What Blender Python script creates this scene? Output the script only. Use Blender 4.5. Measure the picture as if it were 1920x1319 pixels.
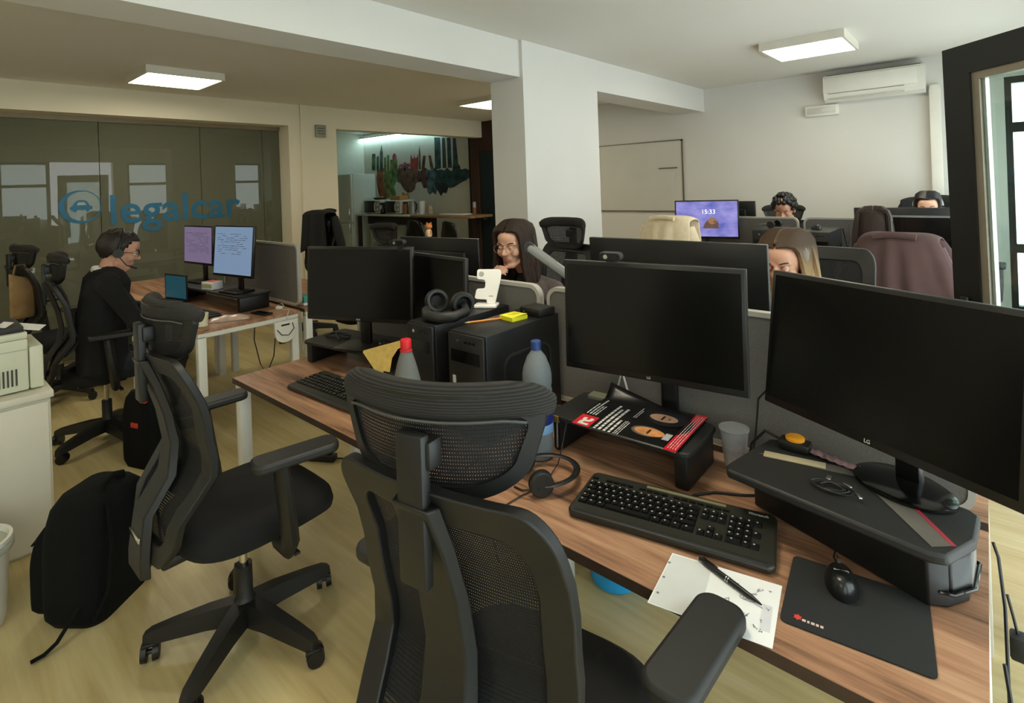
import bpy, bmesh, math, random
from mathutils import Vector, Matrix, Euler
random.seed(7)
SC = bpy.context.scene
for o in list(bpy.data.objects): bpy.data.objects.remove(o, do_unlink=True)
COL = SC.collection
PI = math.pi
R = math.radians

# ------------------------------------------------------------------ camera, sky, exposure
CAM_YAW, CAM_ROLL, CAM_H = R(41.216), R(2.067), 1.60
cam_d = bpy.data.cameras.new('camera'); cam = bpy.data.objects.new('camera', cam_d); COL.objects.link(cam)
cam_d.sensor_fit = 'HORIZONTAL'; cam_d.sensor_width = 36.0
cam_d.lens = 36.0*1016.73/1920.0
cam_d.shift_y = -314.4/1920.0
cam_d.clip_start = 0.02; cam_d.clip_end = 200
_r = Vector((math.cos(CAM_YAW), math.sin(CAM_YAW), 0)); _f = Vector((-math.sin(CAM_YAW), math.cos(CAM_YAW), 0)); _z = Vector((0, 0, 1))
_xc = _r*math.cos(CAM_ROLL) - _z*math.sin(CAM_ROLL); _yc = _r*math.sin(CAM_ROLL) + _z*math.cos(CAM_ROLL)
_m = Matrix.Identity(4)
for i in range(3):
    _m[i][0] = _xc[i]; _m[i][1] = _yc[i]; _m[i][2] = -_f[i]
_m.translation = (0, 0, CAM_H)
cam.matrix_world = _m
SC.camera = cam

W = bpy.data.worlds.new('overcast_sky'); SC.world = W; W.use_nodes = True
wn = W.node_tree; wn.nodes.clear()
_out = wn.nodes.new('ShaderNodeOutputWorld'); _bg = wn.nodes.new('ShaderNodeBackground')
_bg.inputs['Color'].default_value = (0.955, 0.98, 1.0, 1); _bg.inputs['Strength'].default_value = SKY_STRENGTH = 4.6
wn.links.new(_bg.outputs[0], _out.inputs[0])

LAMP_POWER = 17.0; STRIP_POWER = 20.0
SC.view_settings.view_transform = 'Standard'; SC.view_settings.look = 'None'
SC.view_settings.gamma = 1.0; SC.view_settings.use_curve_mapping = False
SC.view_settings.exposure = 0.18
SC.cycles.max_bounces = 8; SC.cycles.diffuse_bounces = 4; SC.cycles.transparent_max_bounces = 12
SC.cycles.sample_clamp_indirect = 6.0
SC.cycles.caustics_reflective = False; SC.cycles.caustics_refractive = False

# ------------------------------------------------------------------ materials
def lin(c):
    return tuple(((x/255.0)/12.92 if x/255.0 <= 0.04045 else ((x/255.0+0.055)/1.055)**2.4) for x in c)
MATS = {}
def mat(name, rgb, rough=0.5, metal=0.0, var=0.06, vscale=8.0, bump=0.0, bscale=60.0, spec=0.5, stretch=(1, 1, 1), emit=None, estr=0.0, coat=0.0, sheen=0.0):
    if name in MATS: return MATS[name]
    m = bpy.data.materials.new(name); m.use_nodes = True; nt = m.node_tree; N = nt.nodes; L = nt.links
    b = N['Principled BSDF']
    c = lin(rgb)
    tc = N.new('ShaderNodeTexCoord'); mp = N.new('ShaderNodeMapping'); mp.inputs['Scale'].default_value = stretch
    L.new(tc.outputs['Object'], mp.inputs['Vector'])
    nz = N.new('ShaderNodeTexNoise'); nz.inputs['Scale'].default_value = vscale; nz.inputs['Detail'].default_value = 3
    L.new(mp.outputs[0], nz.inputs['Vector'])
    rp = N.new('ShaderNodeValToRGB')
    rp.color_ramp.elements[0].position = 0.3; rp.color_ramp.elements[1].position = 0.7
    rp.color_ramp.elements[0].color = tuple(x*(1-var) for x in c)+(1,)
    rp.color_ramp.elements[1].color = tuple(min(1, x*(1+var)) for x in c)+(1,)
    L.new(nz.outputs['Fac'], rp.inputs['Fac']); L.new(rp.outputs['Color'], b.inputs['Base Color'])
    b.inputs['Roughness'].default_value = rough; b.inputs['Metallic'].default_value = metal
    b.inputs['Specular IOR Level'].default_value = spec
    if coat: b.inputs['Coat Weight'].default_value = coat
    if sheen: b.inputs['Sheen Weight'].default_value = sheen
    if bump:
        n2 = N.new('ShaderNodeTexNoise'); n2.inputs['Scale'].default_value = bscale; n2.inputs['Detail'].default_value = 4
        L.new(mp.outputs[0], n2.inputs['Vector'])
        bp = N.new('ShaderNodeBump'); bp.inputs['Strength'].default_value = bump; bp.inputs['Distance'].default_value = 0.004
        L.new(n2.outputs['Fac'], bp.inputs['Height']); L.new(bp.outputs['Normal'], b.inputs['Normal'])
    if emit:
        b.inputs['Emission Color'].default_value = lin(emit)+(1,); b.inputs['Emission Strength'].default_value = estr
    MATS[name] = m
    return m
def wood(name, c0, c1, c2, axis='x', scale=1.0, rough=0.45):
    m = bpy.data.materials.new(name); m.use_nodes = True; nt = m.node_tree; N = nt.nodes; L = nt.links
    b = N['Principled BSDF']; tc = N.new('ShaderNodeTexCoord'); mp = N.new('ShaderNodeMapping')
    s = {'x': (0.7, 9, 9), 'y': (9, 0.7, 9)}[axis]; mp.inputs['Scale'].default_value = tuple(k*scale for k in s)
    L.new(tc.outputs['Object'], mp.inputs['Vector'])
    n1 = N.new('ShaderNodeTexNoise'); n1.inputs['Scale'].default_value = 1.6; n1.inputs['Detail'].default_value = 6; n1.inputs['Roughness'].default_value = 0.62; n1.inputs['Distortion'].default_value = 0.5
    n2 = N.new('ShaderNodeTexNoise'); n2.inputs['Scale'].default_value = 9.0; n2.inputs['Detail'].default_value = 4
    L.new(mp.outputs[0], n1.inputs['Vector']); L.new(mp.outputs[0], n2.inputs['Vector'])
    r1 = N.new('ShaderNodeValToRGB'); e = r1.color_ramp.elements
    e[0].position = 0.34; e[0].color = lin(c0)+(1,); e[1].position = 0.66; e[1].color = lin(c2)+(1,)
    x = e.new(0.48); x.color = lin(c1)+(1,)
    mx = N.new('ShaderNodeMath'); mx.operation = 'MULTIPLY_ADD'; mx.inputs[1].default_value = 0.25; L.new(n2.outputs['Fac'], mx.inputs[0])
    mx2 = N.new('ShaderNodeMath'); mx2.operation = 'MULTIPLY'; mx2.inputs[1].default_value = 0.75; L.new(n1.outputs['Fac'], mx2.inputs[0])
    L.new(mx2.outputs[0], mx.inputs[2]); L.new(mx.outputs[0], r1.inputs['Fac']); L.new(r1.outputs['Color'], b.inputs['Base Color'])
    b.inputs['Roughness'].default_value = rough
    bp = N.new('ShaderNodeBump'); bp.inputs['Strength'].default_value = 0.15; bp.inputs['Distance'].default_value = 0.002
    L.new(n2.outputs['Fac'], bp.inputs['Height']); L.new(bp.outputs['Normal'], b.inputs['Normal'])
    MATS[name] = m
    return m
def glassy(name, tint, refl=0.08, rough=0.02, body=0.0, body_c=(200, 200, 200)):
    """clear sheet: transparent with a fresnel sheen and an optional milky body"""
    m = bpy.data.materials.new(name); m.use_nodes = True; nt = m.node_tree; N = nt.nodes; L = nt.links
    N.remove(N['Principled BSDF']); out = N['Material Output']
    tr = N.new('ShaderNodeBsdfTransparent'); tr.inputs['Color'].default_value = lin(tint)+(1,)
    gl = N.new('ShaderNodeBsdfGlossy'); gl.inputs['Roughness'].default_value = rough
    lw = N.new('ShaderNodeFresnel'); lw.inputs['IOR'].default_value = 1.5
    ad = N.new('ShaderNodeMath'); ad.operation = 'ADD'; ad.use_clamp = True; ad.inputs[1].default_value = refl; gm = N.new('ShaderNodeNewGeometry'); iv = N.new('ShaderNodeMath'); iv.operation = 'SUBTRACT'; iv.inputs[0].default_value = 1.0; L.new(gm.outputs['Backfacing'], iv.inputs[1])
    ml = N.new('ShaderNodeMath'); ml.operation = 'MULTIPLY'; L.new(ad.outputs[0], ml.inputs[0]); L.new(iv.outputs[0], ml.inputs[1]); L.new(lw.outputs[0], ad.inputs[0])
    base = tr
    if body:
        df = N.new('ShaderNodeBsdfDiffuse'); df.inputs['Color'].default_value = lin(body_c)+(1,)
        tn = N.new('ShaderNodeTexNoise'); tn.inputs['Scale'].default_value = 0.8
        mm = N.new('ShaderNodeMath'); mm.operation = 'MULTIPLY_ADD'; mm.inputs[1].default_value = body*.1; mm.inputs[2].default_value = body*.95; L.new(tn.outputs['Fac'], mm.inputs[0])
        mb = N.new('ShaderNodeMixShader'); L.new(mm.outputs[0], mb.inputs[0]); L.new(tr.outputs[0], mb.inputs[1]); L.new(df.outputs[0], mb.inputs[2]); base = mb
    mx = N.new('ShaderNodeMixShader'); L.new(ml.outputs[0], mx.inputs[0]); L.new(base.outputs[0], mx.inputs[1]); L.new(gl.outputs[0], mx.inputs[2])
    L.new(mx.outputs[0], out.inputs[0])
    MATS[name] = m
    return m
def meshcloth(name, rgb, nx=260.0, ny=200.0, hole=0.42):
    """woven chair net: small see-through holes in a dark fabric"""
    m = bpy.data.materials.new(name); m.use_nodes = True; nt = m.node_tree; N = nt.nodes; L = nt.links
    b = N['Principled BSDF']; b.inputs['Base Color'].default_value = lin(rgb)+(1,); b.inputs['Roughness'].default_value = 0.8
    out = N['Material Output']; tc = N.new('ShaderNodeTexCoord'); sp = N.new('ShaderNodeSeparateXYZ'); L.new(tc.outputs['Object'], sp.inputs[0])
    res = []
    for ax, k in (('X', nx), ('Z', ny)):
        a = N.new('ShaderNodeMath'); a.operation = 'MULTIPLY'; a.inputs[1].default_value = k; L.new(sp.outputs[ax], a.inputs[0])
        f = N.new('ShaderNodeMath'); f.operation = 'FRACT'; L.new(a.outputs[0], f.inputs[0])
        g = N.new('ShaderNodeMath'); g.operation = 'LESS_THAN'; g.inputs[1].default_value = hole; L.new(f.outputs[0], g.inputs[0]); res.append(g)
    mu = N.new('ShaderNodeMath'); mu.operation = 'MULTIPLY'; L.new(res[0].outputs[0], mu.inputs[0]); L.new(res[1].outputs[0], mu.inputs[1])
    tr = N.new('ShaderNodeBsdfTransparent'); mx = N.new('ShaderNodeMixShader')
    L.new(mu.outputs[0], mx.inputs[0]); L.new(b.outputs[0], mx.inputs[1]); L.new(tr.outputs[0], mx.inputs[2]); L.new(mx.outputs[0], out.inputs[0])
    MATS[name] = m
    return m

# ------------------------------------------------------------------ mesh helpers
def rrect(w, h, r, n=5):
    pts = []
    for cx, cy, a0 in ((w/2-r, h/2-r, 0), (-w/2+r, h/2-r, 90), (-w/2+r, -h/2+r, 180), (w/2-r, -h/2+r, 270)):
        for k in range(n+1):
            a = R(a0+90*k/n); pts.append((cx+r*math.cos(a), cy+r*math.sin(a)))
    return pts
def TRS(loc=(0, 0, 0), rot=(0, 0, 0), s=(1, 1, 1)):
    return Matrix.Translation(loc) @ Euler(rot, 'XYZ').to_matrix().to_4x4() @ Matrix.Diagonal((s[0], s[1], s[2], 1))
class MB:
    def __init__(self): self.v = []; self.f = []; self.mi = []
    def add(self, vs, fs, M=None, m=0):
        b = len(self.v)
        if M is not None: vs = [M @ Vector(p) for p in vs]
        self.v += [tuple(p) for p in vs]; self.f += [tuple(i+b for i in f) for f in fs]; self.mi += [m]*len(fs)
        return self
    def box(self, c, s, rz=0.0, M=None, m=0):
        x, y, z = s[0]/2, s[1]/2, s[2]/2
        vs = [(-x, -y, -z), (x, -y, -z), (x, y, -z), (-x, y, -z), (-x, -y, z), (x, -y, z), (x, y, z), (-x, y, z)]
        T = Matrix.Translation(c) @ Matrix.Rotation(rz, 4, 'Z')
        if M is not None: T = M @ T
        return self.add(vs, [(0, 3, 2, 1), (4, 5, 6, 7), (0, 1, 5, 4), (1, 2, 6, 5), (2, 3, 7, 6), (3, 0, 4, 7)], T, m)
    def rbox(self, c, s, b=0.005, seg=2, rz=0.0, M=None, m=0):
        bm = bmesh.new(); bmesh.ops.create_cube(bm, size=1.0)
        for v in bm.verts: v.co = Vector((v.co.x*s[0], v.co.y*s[1], v.co.z*s[2]))
        b = min(b, min(s)*0.48)
        bmesh.ops.bevel(bm, geom=list(bm.edges), offset=b, segments=seg, profile=0.5, affect='EDGES')
        bm.verts.index_update(); T = Matrix.Translation(c) @ Matrix.Rotation(rz, 4, 'Z')
        if M is not None: T = M @ T
        self.add([v.co.copy() for v in bm.verts], [[v.index for v in f.verts] for f in bm.faces], T, m); bm.free()
        return self
    def prism(self, poly, z0, z1, M=None, m=0):
        n = len(poly)
        vs = [(p[0], p[1], z0) for p in poly]+[(p[0], p[1], z1) for p in poly]
        fs = [tuple(range(n-1, -1, -1)), tuple(range(n, 2*n))]+[(i, (i+1) % n, n+(i+1) % n, n+i) for i in range(n)]
        return self.add(vs, fs, M, m)
    def cyl(self, p0, p1, r0, r1=None, n=16, M=None, m=0):
        r1 = r0 if r1 is None else r1
        p0, p1 = Vector(p0), Vector(p1); d = (p1-p0).normalized()
        u = d.orthogonal().normalized(); w = d.cross(u)
        vs = []
        for p, r in ((p0, r0), (p1, r1)):
            vs += [p+(u*math.cos(2*PI*k/n)+w*math.sin(2*PI*k/n))*r for k in range(n)]
        fs = [tuple(range(n-1, -1, -1)), tuple(range(n, 2*n))]+[(k, (k+1) % n, n+(k+1) % n, n+k) for k in range(n)]
        return self.add(vs, fs, M, m)
    def tube(self, pts, r, n=8, M=None, m=0, closed=False, flat=1.0):
        P = [Vector(p) for p in pts]; k = len(P); rs = r if isinstance(r, (list, tuple)) else [r]*k
        T = []
        for i in range(k):
            if closed: t = P[(i+1) % k]-P[i-1]
            else: t = P[min(i+1, k-1)]-P[max(i-1, 0)]
            T.append(t.normalized() if t.length > 1e-9 else Vector((0, 0, 1)))
        u = T[0].orthogonal().normalized()
        if abs(T[0].z) < 0.9: u = T[0].cross(Vector((0, 0, 1))).normalized()
        vs = []
        for i in range(k):
            u = (u-T[i]*u.dot(T[i]))
            u = u.normalized() if u.length > 1e-6 else T[i].orthogonal().normalized()
            w = T[i].cross(u)
            vs += [P[i]+(u*math.cos(2*PI*j/n)+w*math.sin(2*PI*j/n)*flat)*rs[i] for j in range(n)]
        fs = []
        for i in range(k if closed else k-1):
            a, b = i*n, ((i+1) % k)*n
            fs += [(a+j, a+(j+1) % n, b+(j+1) % n, b+j) for j in range(n)]
        if not closed: fs += [tuple(range(n-1, -1, -1)), tuple((k-1)*n+j for j in range(n))]
        return self.add(vs, fs, M, m)
    def lathe(self, prof, n=24, M=None, m=0):
        vs = []; k = len(prof)
        for r, z in prof: vs += [(r*math.cos(2*PI*j/n), r*math.sin(2*PI*j/n), z) for j in range(n)]
        fs = []
        for i in range(k-1): fs += [(i*n+j, i*n+(j+1) % n, (i+1)*n+(j+1) % n, (i+1)*n+j) for j in range(n)]
        if prof[0][0] > 1e-6: fs.append(tuple(range(n-1, -1, -1)))
        if prof[-1][0] > 1e-6: fs.append(tuple((k-1)*n+j for j in range(n)))
        return self.add(vs, fs, M, m)
    def sphere(self, c, r, nu=16, nv=10, M=None, m=0, rot=None):
        rx, ry, rz = r if isinstance(r, (tuple, list)) else (r, r, r)
        T = Matrix.Translation(c)
        if rot: T = T @ Euler(rot, 'XYZ').to_matrix().to_4x4()
        if M is not None: T = M @ T
        vs = [(0, 0, -rz)]
        for i in range(1, nv):
            a = -PI/2+PI*i/nv
            vs += [(rx*math.cos(a)*math.cos(2*PI*j/nu), ry*math.cos(a)*math.sin(2*PI*j/nu), rz*math.sin(a)) for j in range(nu)]
        vs.append((0, 0, rz)); L = len(vs)-1
        fs = [(0, 1+(j+1) % nu, 1+j) for j in range(nu)]
        for i in range(nv-2): fs += [(1+i*nu+j, 1+i*nu+(j+1) % nu, 1+(i+1)*nu+(j+1) % nu, 1+(i+1)*nu+j) for j in range(nu)]
        fs += [(L, 1+(nv-2)*nu+j, 1+(nv-2)*nu+(j+1) % nu) for j in range(nu)]
        return self.add(vs, fs, T, m)
    def grid(self, fn, nu, nv, M=None, m=0, keep=None):
        vs = [fn(i/nu, j/nv) for i in range(nu+1) for j in range(nv+1)]
        fs = []
        for i in range(nu):
            for j in range(nv):
                if keep and not keep((i+.5)/nu, (j+.5)/nv): continue
                a = i*(nv+1)+j; fs.append((a, a+nv+1, a+nv+2, a+1))
        return self.add(vs, fs, M, m)
    def ring(self, outer, inner, M=None, m=0):
        """closed band between two loops; each loop item is (front point, back point)"""
        n = len(outer); vs = []
        for o, i in zip(outer, inner): vs += [o[0], o[1], i[1], i[0]]
        fs = []
        for k in range(n):
            a, b = 4*k, 4*((k+1) % n)
            for j in range(4): fs.append((a+j, a+(j+1) % 4, b+(j+1) % 4, b+j))
        return self.add(vs, fs, M, m)
    def capsule(self, p0, p1, r0, r1, n=12, M=None, m=0):
        p0, p1 = Vector(p0), Vector(p1); d = p1-p0; L = d.length
        if L < 1e-6: return self.sphere(p0, r0, n, 8, M, m)
        d /= L; pts = []; rs = []
        for a in (-80, -50, -20): pts.append(p0+d*r0*math.sin(R(a))); rs.append(r0*math.cos(R(a)))
        for a in (20, 50, 80): pts.append(p1+d*r1*math.sin(R(a))); rs.append(r1*math.cos(R(a)))
        return self.tube(pts, rs, n, M, m)
    def build(self, name, mats, parent=None, smooth=True, loc=None, rot=None, solid=0.0, ang=38, bevel=0.0, sub=0):
        me = bpy.data.meshes.new(name); me.from_pydata(self.v, [], self.f)
        if not isinstance(mats, (list, tuple)): mats = [mats]
        for x in mats: me.materials.append(x)
        if len(mats) > 1:
            for p, k in zip(me.polygons, self.mi): p.material_index = k
        bm = bmesh.new(); bm.from_mesh(me); bmesh.ops.recalc_face_normals(bm, faces=bm.faces); bm.to_mesh(me); bm.free()
        if smooth:
            me.polygons.foreach_set('use_smooth', [True]*len(me.polygons)); me.set_sharp_from_angle(angle=R(ang))
        me.update()
        o = bpy.data.objects.new(name, me); COL.objects.link(o)
        if parent is not None: o.parent = parent
        if loc is not None: o.location = loc
        if rot is not None: o.rotation_euler = rot
        if solid: md = o.modifiers.new('thickness', 'SOLIDIFY'); md.thickness = solid; md.offset = 0
        if bevel: md = o.modifiers.new('edge', 'BEVEL'); md.width = bevel; md.segments = 2; md.limit_method = 'ANGLE'
        if sub: md = o.modifiers.new('sub', 'SUBSURF'); md.levels = sub; md.render_levels = sub
        return o
def tag(o, label, cat, group=None):
    o['label'] = label; o['category'] = cat
    if group: o['group'] = group
    return o
def thing(name, label, cat, loc=(0, 0, 0), rz=0.0, group=None):
    o = bpy.data.objects.new(name, None); COL.objects.link(o); o.empty_display_size = 0.1
    o.location = loc; o.rotation_euler = (0, 0, rz)
    return tag(o, label, cat, group)
def struct(o): o['kind'] = 'structure'; return o
def copy_tree(o, parent=None):
    c = o.copy(); COL.objects.link(c); c.parent = parent
    for ch in list(o.children): copy_tree(ch, c)
    return c
def text_mb(body, size, M, thick=0.0004, name='lettering', material=None, parent=None, bold=0.0, align='CENTER', space=1.0):
    cu = bpy.data.curves.new('tmp_text', 'FONT'); cu.body = body; cu.size = size; cu.extrude = thick; cu.offset = bold; cu.align_x = align; cu.align_y = 'CENTER'; cu.space_character = space; cu.resolution_u = 3
    t = bpy.data.objects.new('tmp_text', cu); COL.objects.link(t)
    bpy.context.view_layer.update()
    me = bpy.data.meshes.new_from_object(t.evaluated_get(bpy.context.evaluated_depsgraph_get()))
    bpy.data.objects.remove(t, do_unlink=True); bpy.data.curves.remove(cu)
    me.transform(M); me.name = name; me.materials.clear(); me.materials.append(material)
    o = bpy.data.objects.new(name, me); COL.objects.link(o)
    if parent is not None: o.parent = parent
    return o
STAND = Matrix.Rotation(PI/2, 4, 'X')      # text plane xy -> xz, facing -y
def facing(dirdeg):                          # upright text whose front faces the horizontal direction dirdeg (degrees, 0 = +x)
    return Matrix.Rotation(R(dirdeg+90), 4, 'Z') @ STAND
SC.cycles.use_denoising = True
# ------------------------------------------------------------------ shared materials
m_wall = mat('white_plaster', (214, 212, 206), 0.85, var=0.02, vscale=1.5, bump=0.05, bscale=120)
m_wallL = mat('cream_plaster', (222, 214, 190), 0.85, var=0.02, vscale=1.5, bump=0.05, bscale=120)
m_ceil = mat('ceiling_paint', (220, 217, 208), 0.9, var=0.02, vscale=0.8)
m_floor = wood('vinyl_floor', (172, 152, 104), (192, 174, 124), (208, 194, 148), 'x', 0.55, 0.42)
m_dkmetal = mat('dark_window_metal', (22, 22, 20), 0.35, 0.0, var=0.05)
m_bead = mat('glazing_bead', (150, 140, 125), 0.4, 0.5)
m_spacer = mat('window_spacer', (225, 225, 225), 0.3, 0.6)
m_white = mat('white_plastic', (226, 224, 214), 0.4, var=0.02)
m_whitemetal = mat('white_powder_coat', (222, 222, 214), 0.4, var=0.02)
m_blk = mat('black_plastic', (15, 15, 14), 0.45, var=0.08, bump=0.03, bscale=300)
m_blk2 = mat('black_soft_plastic', (26, 26, 24), 0.55, var=0.08, bump=0.05, bscale=400)
m_blkgloss = mat('black_gloss_plastic', (10, 10, 10), 0.14, var=0.03)
m_screen = mat('dark_lcd', (9, 9, 9), 0.22, var=0.02, spec=0.35)
m_chrome = mat('chrome', (205, 203, 196), 0.18, 1.0, var=0.02)
m_grey = mat('grey_plastic', (120, 120, 116), 0.5)
m_greyfab = mat('grey_screen_fabric', (100, 97, 92), 0.95, var=0.15, vscale=300, bump=0.25, bscale=700)
m_frame_g = mat('panel_edge', (168, 164, 154), 0.5)
m_desk = wood('walnut_desktop', (82, 58, 42), (156, 114, 86), (188, 148, 116), 'x', 1.25, 0.4)
m_edge = mat('desk_edge_band', (62, 45, 34), 0.55, var=0.15, vscale=20)
m_cable = mat('black_cable', (14, 14, 14), 0.5)
m_wcable = mat('white_cable', (210, 208, 200), 0.5)
m_paper = mat('white_paper', (232, 232, 230), 0.8, var=0.03)
m_ink = mat('ink_grey', (120, 120, 124), 0.8)
m_blkfab = mat('black_fabric', (13, 13, 13), 0.95, var=0.2, vscale=200, bump=0.3, bscale=500)
m_glass = glassy('partition_glass', (176, 182, 164), 0.0, 0.01, 0.34, (150, 152, 130))  # milky body paints in a haze that brightens the glass
m_pane = glassy('window_pane', (242, 248, 246), 0.02, 0.01)

# ------------------------------------------------------------------ room shell
CZ = 2.70
def sbox(name, x0, x1, y0, y1, z0, z1, m, parent=None):
    o = MB().box(((x0+x1)/2, (y0+y1)/2, (z0+z1)/2), (x1-x0, y1-y0, z1-z0)).build(name, m, parent, smooth=False)
    return struct(o) if parent is None else o
sbox('floor', -11.4, 0.9, -2.9, 7.5, -0.12, 0.0, m_floor)
sbox('ceiling', -6.72, 0.9, -2.9, 7.5, CZ, CZ+0.15, m_ceil)
sbox('ceiling_meeting', -11.4, -6.72, -2.9, 3.42, CZ, CZ+0.15, m_ceil)
sbox('ceiling_kitchen', -11.4, -6.72, 3.42, 7.5, 2.86, 3.0, m_ceil)
# beam and column between the two halves of the office
sbox('trim_1', -2.985, -2.674, -2.6, 3.19, 2.418, CZ, m_wall)
sbox('trim_2', -2.985, -2.650, 4.24, 6.74, 2.418, CZ, m_wall)
sbox('wall_column', -2.985, -2.645, 3.19, 4.24, 0.0, CZ, m_wall)
# wall with the air conditioner (window in its right end)
wb = struct(bpy.data.objects.new('wall_back', None)); COL.objects.link(wb)
for nm, a in (('wall_panel', (-5.70, 0.14, 6.74, 6.95, 0, CZ)), ('wall_panel', (0.14, 0.62, 6.74, 6.95, 0, 0.25)), ('wall_panel', (0.14, 0.62, 6.74, 6.95, 2.42, CZ))):
    sbox(nm, *a, m_wall, wb)
sbox('baseboard_back', -5.7, 0.14, 6.722, 6.74, 0, 0.08, m_white)
w2 = struct(bpy.data.objects.new('window_2', None)); COL.objects.link(w2)
for x0, x1, z0, z1 in ((0.14, 0.19, .25, 2.42), (0.57, 0.62, .25, 2.42), (.19, .57, .25, .31), (.19, .57, 2.36, 2.42), (.19, .57, 1.91, 2.0), (.19, .57, .80, .88)):
    sbox('window_bar', x0, x1, 6.78, 6.86, z0, z1, m_dkmetal, w2)
sbox('pane', .19, .57, 6.815, 6.823, .31, 2.36, m_pane, w2)
# facade on the right with tall windows
wr = struct(bpy.data.objects.new('wall_right', None)); COL.objects.link(wr)
WX0, WX1 = 0.62, 0.80
for a in ((WX0, WX1, -2.9, 6.95, 2.38, CZ), (WX0, WX1, -2.9, -2.0, 0, 2.38), (WX0, WX1, 0.25, 0.60, 0, 2.38), (WX0, WX1, 3.15, 3.40, 0, 2.38), (WX0, WX1, 6.35, 6.95, 0, 2.38), (WX0, WX1, -2.0, 0.25, 0, 0.55), (WX0, WX1, 3.40, 6.35, 0, 0.30), (WX0, WX1, 2.10, 3.15, 0, 0.30)):
    sbox('wall_panel', *a, m_wall, wr)
def facade_window(name, y0, y1, z0, z1, mull, trans):
    w = struct(bpy.data.objects.new(name, None)); COL.objects.link(w)
    t = 0.055
    for a in ((y0, y0+t, z0, z1), (y1-t, y1, z0, z1), (y0+t, y1-t, z0, z0+t), (y0+t, y1-t, z1-t, z1)): sbox('window_frame', .68, .74, a[0], a[1], a[2], a[3], m_dkmetal, w)
    for y in mull: sbox('mullion', .68, .74, y-.03, y+.03, z0+t, z1-t, m_dkmetal, w)
    for z in trans: sbox('transom', .675, .735, y0+t, y1-t, z-.03, z+.03, m_dkmetal, w)
    sbox('pane', .706, .712, y0+t, y1-t, z0+t, z1-t, m_pane, w)
facade_window('window_3', -2.0, 0.25, 0.55, 2.38, (-1.25, -0.5), (1.9,))
facade_window('window_4', 0.60, 2.10, 0.02, 2.38, (1.35,), (1.9,))
facade_window('window_5', 3.40, 6.35, 0.30, 2.38, (4.4, 5.4), (1.9,))
# open glazed window leaf swung into the room
leaf = struct(bpy.data.objects.new('window_6', None)); COL.objects.link(leaf)
leaf.location = (0.61, 2.20, 0.0); leaf.rotation_euler = (R(-0.9), R(0), R(46.0))
# local +y runs from the hinge to the free edge
LW, LH, ST = 0.96, 2.10, 0.115
def lbox(nm, y0, y1, z0, z1, x0, x1, m): return sbox(nm, x0, x1, y0, y1, z0, z1, m, leaf)
lbox('stile', 0, ST, 0.42, LH, -.032, .032, m_dkmetal); lbox('stile', LW-ST, LW, 0.42, LH, -.032, .032, m_dkmetal)
lbox('rail', ST, LW-ST, LH-ST, LH, -.032, .032, m_dkmetal); lbox('rail', ST, LW-ST, 0.42, 0.535, -.032, .032, m_dkmetal)
for a in ((ST, ST+.03, .535, LH-ST), (LW-ST-.03, LW-ST, .535, LH-ST), (ST+.03, LW-ST-.03, LH-ST-.03, LH-ST), (ST+.03, LW-ST-.03, .535, .565)):
    lbox('glazing_bead', a[0], a[1], a[2], a[3], -.022, .022, m_bead)
for a in ((LW-ST-.042, LW-ST-.03, .565, LH-ST-.03), (ST+.03, ST+.042, .565, LH-ST-.03)):
    lbox('spacer_bar', a[0], a[1], a[2], a[3], -.008, .008, m_spacer)
lbox('pane', ST+.03, LW-ST-.03, .565, LH-ST-.03, .009, .013, m_pane)
lbox('pane', ST+.03, LW-ST-.03, .565, LH-ST-.03, -.013, -.009, m_pane)
hb = MB().rbox((-.045, LW-.06, 1.02), (.012, .03, .16), .004).cyl((-.045, LW-.06, 1.05), (-.085, LW-.06, 1.05), .009).rbox((-.085, LW-.11, 1.05), (.014, .12, .02), .006).build('handle', m_dkmetal, leaf)
# walls out of view, closing the room
sbox('wall_front', -11.4, 0.62, -2.9, -2.7, 0, CZ, m_wall)
# left half: header over the glass, pillar, header over the kitchen opening
sbox('trim_3', -6.86, -6.54, -2.7, 3.42, 2.43, CZ, m_wallL)
sbox('wall_return', -6.86, -6.54, 3.27, 3.42, 0, 2.43, m_wallL)
sbox('wall_pillar', -6.86, -6.515, 3.42, 3.915, 0, CZ, m_wallL)
sbox('trim_4', -6.72, -6.54, 3.915, 6.72, 2.42, CZ, m_wallL)
# small room behind the glass
m_dimwall = mat('meeting_room_wall', (190, 188, 176), 0.9, var=0.03)
sbox('wall_meeting_back', -9.8, -9.65, -2.7, 3.42, 0, CZ, m_dimwall)
sbox('wall_meeting_side', -10.75, -6.86, 3.30, 3.42, 0, CZ, m_dimwall)
g = struct(bpy.data.objects.new('window_1', None)); COL.objects.link(g)
ys = [-2.7, -1.0, 0.2, 1.392, 2.338, 3.05, 3.27]
for a, b in zip(ys[:-1], ys[1:]):
    sbox('pane', -6.806, -6.794, a+.003, b-.003, 0.03, 2.385, m_glass, g)
m_rail = mat('glass_rail', (128, 112, 84), 0.4, 0.3)
sbox('top_rail', -6.825, -6.775, -2.7, 3.27, 2.385, 2.43, m_rail, g); sbox('floor_rail', -6.82, -6.78, -2.7, 3.27, 0, 0.03, m_rail, g)
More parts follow.
